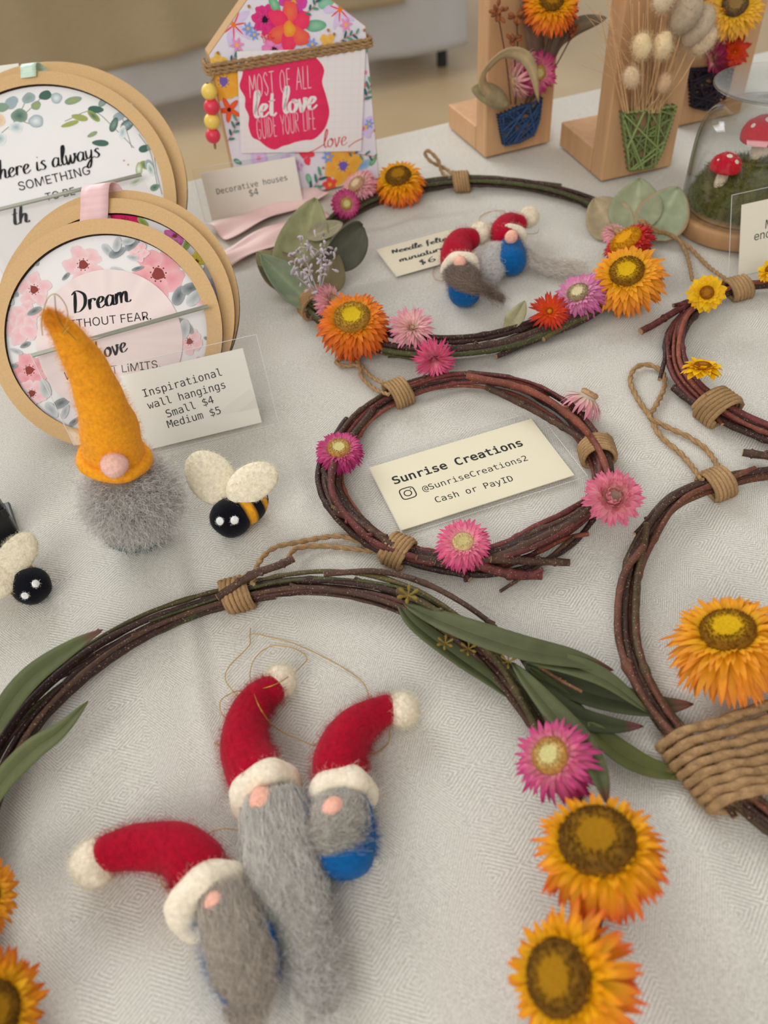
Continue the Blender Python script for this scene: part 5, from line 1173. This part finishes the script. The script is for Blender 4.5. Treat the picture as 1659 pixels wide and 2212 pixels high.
up_ = N[:, 2] > -.1
mc2 = [A(120, 120, 60), A(84, 92, 50), A(140, 126, 74), A(90, 100, 60)]
for q in mc2: mm.fuzz(G[up_], N[up_], 1400, .006, q, .00016, .3)
mm.obj('moss_mound', M['moss'], cl_)['kind'] = 'stuff'
pb_ = MB(); X_ = P(1652, 405, .030); pb_.ball(X_, (.010, .009, .007), None, A(150, 122, 92), 14, 20, .0012, 300, 8); pb_.obj('pebble', M['mdf'], cl_)
def toadstool(x, y, rpx, zc, zb, tilt):
    X = P(x, y, zc); r = rpx * S(X); ax = unit(np.array([tilt, 0, 1.0])); u, v = perp(ax)
    st = MB(); st.tube(catmull([X - ax * (zc - zb), X - ax * (zc - zb) * .5, X], 12), np.linspace(r * .42, r * .34, 12), 14, A(226, 208, 186), lump=r * .03, lf=400); so = st.obj('toadstool_stem', M['felt'], cl_)
    cp = MB(); th_ = np.linspace(.01, 1.75, 16); G = cp.lathe(np.r_[np.stack([np.sin(th_) * r, np.cos(th_) * r * .86], 1), [[r * .6, -r * .12], [.0001, -r * .05]]], X, ax, 32, A(188, 24, 44))
    V_ = np.vstack(cp.V); cp.fuzz(V_, unit(V_ - X), 700, r * .10, A(196, 30, 50), .00005); co = cp.obj('toadstool_cap', M['felt'], cl_)
    for (a_, e_, rr) in ((-60, 35, .22), (-128, 12, .17), (30, 50, .2), (120, 45, .22), (-10, 8, .14), (-95, 72, .2), (-165, 40, .15), (70, 20, .15)):
        a2, e2 = math.radians(a_), math.radians(e_); d = math.cos(e2) * (math.cos(a2) * u + math.sin(a2) * v) + math.sin(e2) * ax
        d = math.cos(e2) * (np.array([math.cos(a2), math.sin(a2), 0])) + math.sin(e2) * EZ
        sp2 = MB(); pu, pv = perp(d); sp2.ball(X + d * r * .9 * np.array([1, 1, .92]), (rr * r, rr * r, r * .08), [pu, pv, d], A(240, 226, 212), 10, 14); sp2.obj('white_spot', M['felt'], co)
toadstool(1567, 360, 33, .048, .028, .05)
toadstool(1648, 292, 46, .062, .028, -.05)
gp = []
prof_ = [(.0436, .0132), (.0436, .030), (.0432, .055), (.0420, .068), (.0385, .078), (.030, .0845), (.018, .0872), (.0085, .0885), (.0070, .0905), (.0085, .0925), (.018, .0955), (.032, .0980), (.0385, .1000), (.0390, .1008), (.0384, .1013), (.032, .0994), (.018, .0972), (.006, .0955), (.0001, .0950)]
prof2 = [(r * .965 if z < .08 else max(r - .0014, .0001), z if z < .05 else z - .0014) for r, z in prof_[:7]] + [(.0001, .0860)]
gm = MB(); gm.lathe(catmull(prof_, 90), C0, EZ, 96, (1, 1, 1)); gm.lathe(catmull(prof2, 50), C0, EZ, 96, (1, 1, 1)); go = gm.obj('glass_dome', M['glass'], cl_); go['label'] = 'clear glass dome with flared top'

# ------------------------------------------------------------------ felt gnomes
CRIM, BLUE, WOOLW, SKIN, GREY, MUST = A(156, 10, 38), A(14, 82, 138), A(238, 226, 204), A(226, 172, 152), A(158, 152, 146), A(220, 148, 34)
def felt_path(parent, name, pts, col, fuzz=900, fl=.0035, lf=260, lump=.04, seed=0, n=36, sides=22, squash=None):
    """pts: (x, y, r_px, z_m or None)"""
    c, r = [], []
    for q in pts:
        s0 = S(P(q[0], q[1], .01)); rr = q[2] * s0; z = q[3] if len(q) > 3 and q[3] is not None else rr * .95; c.append(P(q[0], q[1], z)); r.append(rr)
    return felt_tube(parent, name, np.array(c), np.array(r), col, fuzz, fl, lf, lump, seed, n, sides, squash)
def felt_tube(parent, name, c, r, col, fuzz=900, fl=.0035, lf=260, lump=.04, seed=0, n=36, sides=22, squash=None, mb=None, endcap=(1, 1)):
    c = catmull(c, n); r = np.interp(np.linspace(0, 1, n), np.linspace(0, 1, len(r)), r)
    for e, fl_ in ((0, endcap[0]), (1, endcap[1])):
        t = unit(c[0] - c[1]) if e == 0 else unit(c[-1] - c[-2]); r0 = r[0] if e == 0 else r[-1]; p0 = c[0] if e == 0 else c[-1]
        a = np.radians([22, 42, 60, 75, 86]); cp = p0 + t * (np.sin(a) * r0 * .75 * fl_)[:, None]; rp = np.cos(a) * r0
        if e == 0: c = np.vstack([cp[::-1], c]); r = np.r_[rp[::-1], r]
        else: c = np.vstack([c, cp]); r = np.r_[r, rp]
    own = mb is None; mb = mb or MB(); rm = r.max()
    G, N = mb.tube(c, r, sides, col, lump=rm * lump, lf=lf * .01 / rm, seed=seed, squash=squash)
    if fuzz: mb.fuzz(G, N, fuzz, fl, np.asarray(col) * 1.1, .00005)
    if own: return mb.obj(name, M['felt'], parent)
    return mb
def felt_ball(parent, name, X, r, col, fuzz=500, fl=.003, axes=None, lump=.05, seed=0, mat='felt'):
    mb = MB(); rm = r if np.isscalar(r) else max(r); G, N = mb.ball(X, r, axes, col, 20, 30, rm * lump, 3.0 / rm, seed)
    c2 = np.asarray(col) if not callable(col) else np.array([.3, .3, .3])
    if fuzz: mb.fuzz(G, N, fuzz, fl, np.clip(c2 * 1.06, 0, .92), .00005)
    return mb.obj(name, M[mat], parent)
def brim(parent, X, ax, R, r, col, seed=0):
    u, v = perp(unit(ax)); a = np.linspace(0, 2 * np.pi, 44, endpoint=False); mb = MB()
    pts = X + R * (np.cos(a)[:, None] * u + np.sin(a)[:, None] * v); pts[:, 2] = np.maximum(pts[:, 2], T + r * .9)
    G, N = mb.tube(pts, r * (1 + .08 * np.sin(a * 5 + seed)), 14, col, closed=True, lump=r * .06, lf=500, seed=seed); mb.fuzz(G, N, 900, .0035, np.clip(col * 1.05, 0, .92), .00005)
    return mb.obj('hat_brim', M['felt'], parent)
def beard(parent, guide, n, col, frizz=.0012, r=.000055, core=True, thick=.8, seed=0, name='beard', var=.42, tw=0.0):
    """guide: (x, y, width_px, z)"""
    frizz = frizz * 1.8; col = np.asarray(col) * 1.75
    g = np.random.default_rng(seed); c0 = np.array([P(q[0], q[1], q[3]) for q in guide]); w0 = np.array([q[2] * S(p) for q, p in zip(guide, c0)])
    m = 160; c = catmull(c0, m); w = np.interp(np.linspace(0, 1, m), np.linspace(0, 1, len(w0)), w0); t = unit(np.gradient(c, axis=0))
    lat = unit(np.cross(np.tile(EZ, (m, 1)), t)); up = unit(np.cross(t, lat)); K = 12
    q = g.uniform(-1, 1, n); lay = g.uniform(0, 1, n) ** .6; t0 = g.uniform(0, .5, n) ** 1.3; t1 = np.minimum(t0 + g.uniform(.35, .8, n), 1.04)
    f = t0[:, None] + (t1 - t0)[:, None] * np.linspace(0, 1, K)[None]; ii = np.clip((f * (m - 1)), 0, m - 1).astype(int)
    qq = np.clip(q[:, None] + .5 * np.sin(f * g.uniform(2, 5, (n, 1)) + g.uniform(0, 6, (n, 1))) * .35, -1.15, 1.15)
    h = thick * np.sqrt(np.clip(1 - np.minimum(np.abs(qq), 1) ** 2, .0, 1)) * (.55 + .5 * lay[:, None])
    wig = frizz * (np.sin(f * g.uniform(14, 40, (n, 1)) + g.uniform(0, 6, (n, 1))) + .7 * np.sin(f * g.uniform(30, 70, (n, 1)) + g.uniform(0, 6, (n, 1)))) * np.linspace(.3, 1, K)[None]
    wig2 = frizz * (np.sin(f * g.uniform(14, 40, (n, 1)) + g.uniform(0, 6, (n, 1)))) * np.linspace(.3, 1, K)[None]
    fly = np.where(g.uniform(size=(n, 1)) < .07, 2.6, 1.0); wig, wig2 = wig * fly, wig2 * fly
    X = c[ii] + lat[ii] * (qq * w[ii] / 2 + wig)[..., None] + up[ii] * (h * w[ii] / 2 + wig2 * .8)[..., None]
    X[..., 2] = np.maximum(X[..., 2], T + .0006)
    cl = np.clip(np.asarray(col)[None] * g.uniform(1 - var, 1 + var, (n, 1)), 0, .92)
    mb = MB(); mb.strands(X, r, cl)
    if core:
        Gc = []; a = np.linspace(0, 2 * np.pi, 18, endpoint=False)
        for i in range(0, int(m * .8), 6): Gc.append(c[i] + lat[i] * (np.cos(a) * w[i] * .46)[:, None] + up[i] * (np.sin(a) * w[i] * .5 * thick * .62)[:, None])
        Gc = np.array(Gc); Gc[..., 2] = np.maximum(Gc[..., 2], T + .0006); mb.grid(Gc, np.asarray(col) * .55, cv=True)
    return mb.obj(name, M['hair'], parent)
def pom(parent, x, y, rpx, z, seed):
    X = P(x, y, z); felt_ball(parent, 'pompom', X, rpx * S(X), WOOLW, 2200, .003, seed=seed)
def gold(parent, pts, z=.0007):
    c = pxpath(pts, 90, z); mb = MB(); mb.tube(c, .00022, 5, A(176, 138, 56)); return mb.obj('gold_thread', M['gold'], parent)
def hz(r_px, x, y, k=.95): return r_px * S(P(x, y, .01)) * k

# left of the three, hat bent over to the left
g1 = thing('felt_gnome', P(500, 1990), 'front felt gnome with red hat bent left and grey-brown beard over a blue body', 'felt gnome', 'felt gnomes in the front wreath')
felt_path(g1, 'body', [(480, 1965, 56, .012), (518, 2050, 84, .013), (538, 2115, 70, .0115)], BLUE, 1600, .004, seed=1)
felt_path(g1, 'hat', [(232, 1843, 40, .012), (300, 1828, 47, .013), (375, 1834, 55, .0145), (422, 1868, 62, .015), (438, 1902, 60, .0145)], CRIM, 3600, .0042, seed=2)
pom(g1, 202, 1866, 48, .0095, 3)
d_ = P(500, 2040, .014) - P(425, 1880, .014); brim(g1, P(455, 1946, .0115), d_ + EZ * .010, 60 * S(P(455, 1946)), 35 * S(P(455, 1946)), WOOLW, 1)
felt_path(g1, 'nose', [(462, 1948, 23, .0245), (470, 1952, 23, .0245)], SKIN, 300, .0012, n=6, seed=5)
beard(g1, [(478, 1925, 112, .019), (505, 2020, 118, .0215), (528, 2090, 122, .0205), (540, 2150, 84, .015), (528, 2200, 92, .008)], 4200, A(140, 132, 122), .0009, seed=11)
gold(g1, [(345, 1890, .004), (350, 1912, .002), (375, 1928, .002)]); gold(g1, [(440, 1805, .012), (480, 1790, .010), (525, 1795, .016)])
# middle one, long grey beard
g2 = thing('felt_gnome', P(600, 1780), 'middle felt gnome with upright red hat and very long grey beard', 'felt gnome', 'felt gnomes in the front wreath')
felt_path(g2, 'body', [(604, 1745, 54, .012), (632, 1800, 58, .012), (640, 1850, 46, .010)], BLUE, 1200, .004, seed=21)
felt_path(g2, 'hat', [(588, 1490, 32, .010), (555, 1515, 40, .011), (532, 1560, 46, .012), (530, 1620, 54, .013), (552, 1672, 60, .0135)], CRIM, 3600, .0042, seed=22)
pom(g2, 605, 1472, 35, .0085, 23)
d_ = P(600, 1770, .013) - P(545, 1650, .013); brim(g2, P(574, 1712, .0118), d_ + EZ * .008, 46 * S(P(575, 1715)), 33 * S(P(575, 1715)), WOOLW, 2)
felt_path(g2, 'nose', [(560, 1728, 26, .0235), (570, 1730, 27, .0235)], SKIN, 300, .0012, n=6, seed=25)
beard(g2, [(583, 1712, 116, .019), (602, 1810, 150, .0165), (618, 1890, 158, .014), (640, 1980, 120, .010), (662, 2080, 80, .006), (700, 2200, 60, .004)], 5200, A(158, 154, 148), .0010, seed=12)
wb2 = beard(g2, [(640, 1960, 130, .008), (680, 2080, 110, .005), (730, 2230, 80, .004)], 420, A(170, 164, 158), .0022, core=False, seed=19, name='beard_wisp')
gold(g2, [(500, 1560, .004), (478, 1540, .001), (478, 1512, .001), (508, 1494, .001), (545, 1492, .014), (600, 1476, .019), (650, 1440, .004), (662, 1418, .001), (628, 1398, .001), (585, 1396, .001), (552, 1420, .001), (540, 1456, .004), (548, 1495, .018), (565, 1535, .024), (600, 1575, .008), (680, 1612, .002)])
gold(g2, [(462, 1604, .001), (478, 1614, .001), (488, 1632, .003)])
# right one
g3 = thing('felt_gnome', P(740, 1830), 'right felt gnome with red hat tipped right and short grey beard over blue body', 'felt gnome', 'felt gnomes in the front wreath')
felt_path(g3, 'body', [(744, 1755, 60, .013), (747, 1805, 66, .0135), (746, 1848, 64, .013)], BLUE, 1800, .004, seed=31)
felt_path(g3, 'hat', [(838, 1533, 32, .009), (792, 1556, 41, .011), (752, 1594, 50, .0125), (733, 1645, 57, .013), (736, 1682, 58, .013)], CRIM, 3600, .0042, seed=32)
pom(g3, 870, 1532, 36, .0085, 33)
d_ = P(742, 1790, .013) - P(737, 1660, .013); brim(g3, P(740, 1716, .0115), d_ + EZ * .008, 42 * S(P(740, 1716)), 32 * S(P(740, 1716)), WOOLW, 3)
felt_path(g3, 'nose', [(718, 1746, 26, .0235), (724, 1750, 26, .0235)], SKIN, 300, .0012, n=6, seed=35)
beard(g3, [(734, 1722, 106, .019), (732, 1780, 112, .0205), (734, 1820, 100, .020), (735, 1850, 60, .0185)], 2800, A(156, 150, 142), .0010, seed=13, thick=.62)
gold(g3, [(800, 1510, .012), (780, 1470, .001), (720, 1430, .001), (640, 1392, .001), (590, 1378, .001), (543, 1370, .001), (538, 1395, .001), (495, 1440, .001), (488, 1470, .001), (514, 1506, .002)]); gold(g3, [(842, 1575, .006), (838, 1605, .001), (815, 1625, .001), (790, 1628, .002)]); gold(g3, [(540, 1372, .001), (541, 1356, .0015)])

# the two small ones inside the far wreath
g4 = thing('felt_gnome', P(1005, 620), 'small felt gnome with brown beard and blue body by the handwritten card', 'felt gnome', 'felt gnomes in the far wreath')
felt_path(g4, 'body', [(1000, 600, 33, .013), (1004, 632, 34, .0125)], BLUE, 1000, .004, seed=41)
felt_path(g4, 'hat', [(1018, 515, 22, .020), (995, 524, 28, .020), (985, 550, 33, .018), (990, 572, 33, .016)], CRIM, 1600, .004, seed=42)
pom(g4, 1036, 504, 23, .020, 43)
brim(g4, P(994, 580, .0145), P(1000, 620, .012) - P(988, 545, .018), 30 * S(P(994, 580)), 11 * S(P(994, 580)), WOOLW, 4)
felt_path(g4, 'nose', [(992, 568, 15, .026), (995, 568, 15, .026)], SKIN, 200, .0012, n=6, seed=45)
beard(g4, [(990, 582, 66, .020), (1000, 600, 70, .022), (1025, 618, 40, .021), (1055, 632, 20, .012), (1085, 648, 16, .004)], 2200, A(104, 90, 80), .0016, seed=14, thick=.5)
g5 = thing('felt_gnome', P(1105, 580), 'small felt gnome with parted wispy grey beard right of its brown-bearded neighbour', 'felt gnome', 'felt gnomes in the far wreath')
felt_path(g5, 'body', [(1102, 540, 29, .013), (1106, 566, 31, .0125)], BLUE, 1000, .004, seed=51)
felt_path(g5, 'hat', [(1122, 484, 19, .018), (1100, 486, 25, .019), (1088, 502, 29, .018), (1092, 518, 29, .0165)], CRIM, 1600, .004, seed=52)
pom(g5, 1142, 469, 21, .017, 53)
brim(g5, P(1100, 518, .0145), P(1106, 560, .012) - P(1092, 490, .018), 27 * S(P(1100, 518)), 10 * S(P(1100, 518)), WOOLW, 5)
felt_path(g5, 'nose', [(1103, 512, 14, .026), (1106, 513, 14, .026)], SKIN, 200, .0012, n=6, seed=55)
beard(g5, [(1080, 528, 44, .018), (1066, 560, 50, .014), (1058, 595, 44, .008), (1052, 618, 30, .003)], 1100, A(172, 166, 162), .0013, seed=15, thick=.5)
beard(g5, [(1128, 530, 26, .016), (1142, 556, 26, .010), (1170, 572, 40, .005), (1220, 580, 60, .004), (1270, 584, 50, .003)], 700, A(158, 150, 142), .0016, seed=16, thick=.4, core=False)
gold(g5, [(1100, 492, .02), (1060, 485, .004), (1035, 475, .001), (1050, 460, .001), (1085, 455, .001), (1105, 472, .012)]); gold(g5, [(1130, 505, .008), (1158, 504, .002), (1165, 494, .002)])
gold(g4, [(1000, 575, .004), (950, 570, .001), (935, 590, .001), (945, 605, .001), (975, 605, .002)])

# standing gnome with the tall mustard hat
B0 = P(310, 1168); B0[2] = T
hd = unit(np.array([CAM[0] - B0[0], CAM[1] - B0[1], 0])); rr_ = unit(np.cross(hd, EZ)) * -1
def vp(x, y, k=0): return onplane(x, y, B0 + hd * k, hd)
g6 = thing('felt_gnome', B0, 'large standing gnome with tall mustard felt hat and bushy grey beard', 'felt gnome')
bo = MB(); G, N = bo.ball(B0 + [0, 0, .0165], (.0185, .0185, .0162), None, A(16, 66, 70), 20, 30, .0006, 300, 3); bo.fuzz(G, N, 1200, .003, A(20, 76, 78)); bo.obj('body', M['felt'], g6)
hp_ = [(247, 985, 70), (236, 925, 66), (214, 860, 56), (190, 795, 47), (158, 742, 38), (122, 698, 24), (108, 682, 15)]
hc = np.array([vp(x, y) for x, y, r in hp_]); hr = np.array([r * .93 * S(p) for (x, y, r), p in zip(hp_, hc)])
felt_tube(g6, 'hat', hc, hr, MUST, 5200, .0035, lump=.05, seed=61, n=50, sides=30, lf=330)
hax = unit(hc[1] - hc[0]); brim(g6, hc[0] - hax * .001, hax + rr_ * .10, hr[0] * .98, hr[0] * .24, MUST, 6)
NX = vp(247, 1004, hr[0] * 1.02); felt_ball(g6, 'nose', NX, 29 * S(NX), A(228, 184, 170), 500, .0012, seed=7)
bm = MB(); bc0 = vp(276, 1058); bc0 = bc0 + hd * .004; br = 91 * S(bc0)
G, N = bm.ball(bc0, (br * .9, br * .9, br * .86), None, A(110, 106, 102), 20, 30, .001, 300, 9)
n = 9000; gq_ = np.random.default_rng(5); th_ = np.arccos(gq_.uniform(-.9, .9, n)); ph_ = gq_.uniform(0, 2 * np.pi, n)
D = np.stack([np.sin(th_) * np.cos(ph_), np.sin(th_) * np.sin(ph_), np.cos(th_)], 1); R0 = bc0 + D * br * .82
dn = unit(D * .75 + np.array([0, 0, -1.0]) + gq_.normal(size=(n, 3)) * .35); K = 10; tl = np.linspace(0, 1, K); Ls = gq_.uniform(.35, 1.0, n) * br * .5
X = R0[:, None] + D[:, None] * (tl * (1 - .3 * tl))[None, :, None] * br * .42 * gq_.uniform(.3, 1, (n, 1, 1)) + dn[:, None] * (tl[None] * Ls[:, None])[..., None]
w1, w2 = unit(np.cross(dn, gq_.normal(size=(n, 3)))), None; w2 = np.cross(dn, w1); fr = gq_.uniform(6, 16, (n, 1)); am = gq_.uniform(.0008, .0030, (n, 1))
X = X + w1[:, None] * (np.sin(tl[None] * fr + gq_.uniform(0, 6, (n, 1))) * am * tl[None])[..., None] + w2[:, None] * (np.cos(tl[None] * fr) * am * tl[None])[..., None]
X[..., 2] = np.maximum(X[..., 2], T + .008 + .004 * gq_.uniform(size=(n, 1))); top_ = bc0[2] + br * .80; keep = X[:, :, 2].max(1) < top_ + .002; X = X[keep]
bm.strands(X, .000055, np.clip(A(204, 198, 192)[None] * gq_.uniform(.6, 1.5, (len(X), 1)), 0, .92)); bm.obj('beard', M['hair'], g6)
gt = MB(); cpt = [vp(92, 725, .004), vp(90, 690, .004), vp(103, 645, .004), vp(122, 636, .004), vp(142, 660, .004), vp(146, 690, .005), vp(134, 722, .008), vp(150, 706, .008)]
gt.tube(catmull(cpt, 60), .00022, 5, A(180, 142, 58)); gt.tube(catmull([vp(118, 638, .004), vp(122, 675, .004), vp(136, 705, .006), vp(165, 735, .010)], 30), .0002, 5, A(120, 92, 50)); gt.obj('gold_thread', M['gold'], g6)

# ------------------------------------------------------------------ felt bees
def bee(label, hx, hy, r, wl, wr, eyes, back, seed):
    X = P(hx, hy, r * S(P(hx, hy, .01)) * .98); rr = r * S(X); root = thing('felt_bee', np.array([X[0], X[1], T]), label, 'felt bee', 'felt bees')
    bx, by = back; ax = P(bx, by, X[2] - T) - X; ax[2] = .0; ax = unit(ax)
    u, v = perp(ax)
    def stripe(D):
        z = D[..., 2]; k = ((z > -.35) & (z < .05)) | ((z > .45) & (z < .75)); return np.where(k[..., None], A(214, 150, 34), A(16, 17, 24))
    felt_ball(root, 'body', X + ax * rr * 1.0 + EZ * rr * .05, (rr * .95, rr * .95, rr * 1.25), stripe, 0, axes=[u, v, ax], seed=seed)
    felt_ball(root, 'head', X, rr, A(14, 15, 22), 900, .0016, seed=seed + 1)
    for (x, y, a_, b_, rot, lean) in (wl, wr):
        Cw = P(x, y, X[2] - T + rr * lean); nn = face(Cw, 18, 90); r_ = unit(RT - (RT @ nn) * nn); u_ = np.cross(nn, r_); ca, sa = math.cos(math.radians(rot)), math.sin(math.radians(rot)); s_ = S(Cw)
        felt_ball(root, 'wing', Cw, (a_ * s_, b_ * s_, 15 * s_), A(238, 228, 202), 1500, .0025, axes=[r_ * ca + u_ * sa, u_ * ca - r_ * sa, nn], lump=.035, seed=seed + 3)
    for (x, y, er) in eyes:
        d = ray(x, y); oc = CAM - X; b_ = d @ oc; c_ = oc @ oc - (rr * 1.0) ** 2; disc_ = b_ * b_ - (d @ d) * c_
        Xe = CAM + d * ((-b_ - math.sqrt(max(disc_, 0))) / (d @ d)); nn = unit(Xe - X); pu, pv = perp(nn); e_ = er * S(Xe)
        felt_ball(root, 'eye', Xe, (e_, e_, e_ * .45), A(226, 226, 226), 160, .0008, axes=[pu, pv, nn], seed=3)
bee('felt bee with spread cream wings standing right of the mustard-hatted gnome', 497, 1118, 43, (456, 1032, 66, 50, 128, 1.25), (545, 1044, 62, 42, 40, 1.1), ((475, 1126, 9), (507, 1124, 9)), (545, 1085), 71)
bee('felt bee with folded cream wings at the left edge of the frame', 68, 1266, 40, (38, 1198, 57, 36, 70, 1.2), (-4, 1250, 50, 40, 60, 1.0), ((77, 1261, 8), (54, 1287, 8)), (20, 1235), 81)

# black plastic holder at the left edge
bk = Plane(P(46, 1158), 25, 0); root = thing('black_holder', bk.at(-.02, 0), 'black plastic holder standing at the left frame edge behind the felt bee', 'holder')
mb = MB(); mb.box(bk.at(-.020, .036, -.004), (.020, .035, .004), [bk.u, bk.v, bk.n], A(26, 26, 28)); mb.obj('upright_panel', M['plastic'], root, False, mods=[BEV(.001)])
mb = MB(); mb.box(bk.at(-.020, .0022, -.010), (.020, .0016, .018), [bk.u, bk.v, bk.n], A(26, 26, 28)); mb.obj('foot_plate', M['plastic'], root, False, mods=[BEV(.0008)])
mb = MB(); mb.box(bk.at(-.0008, .020, -.002), (.0016, .003, .003), [bk.u, bk.v, bk.n], A(30, 30, 32)); mb.obj('clip', M['plastic'], root, False, mods=[BEV(.0006)])
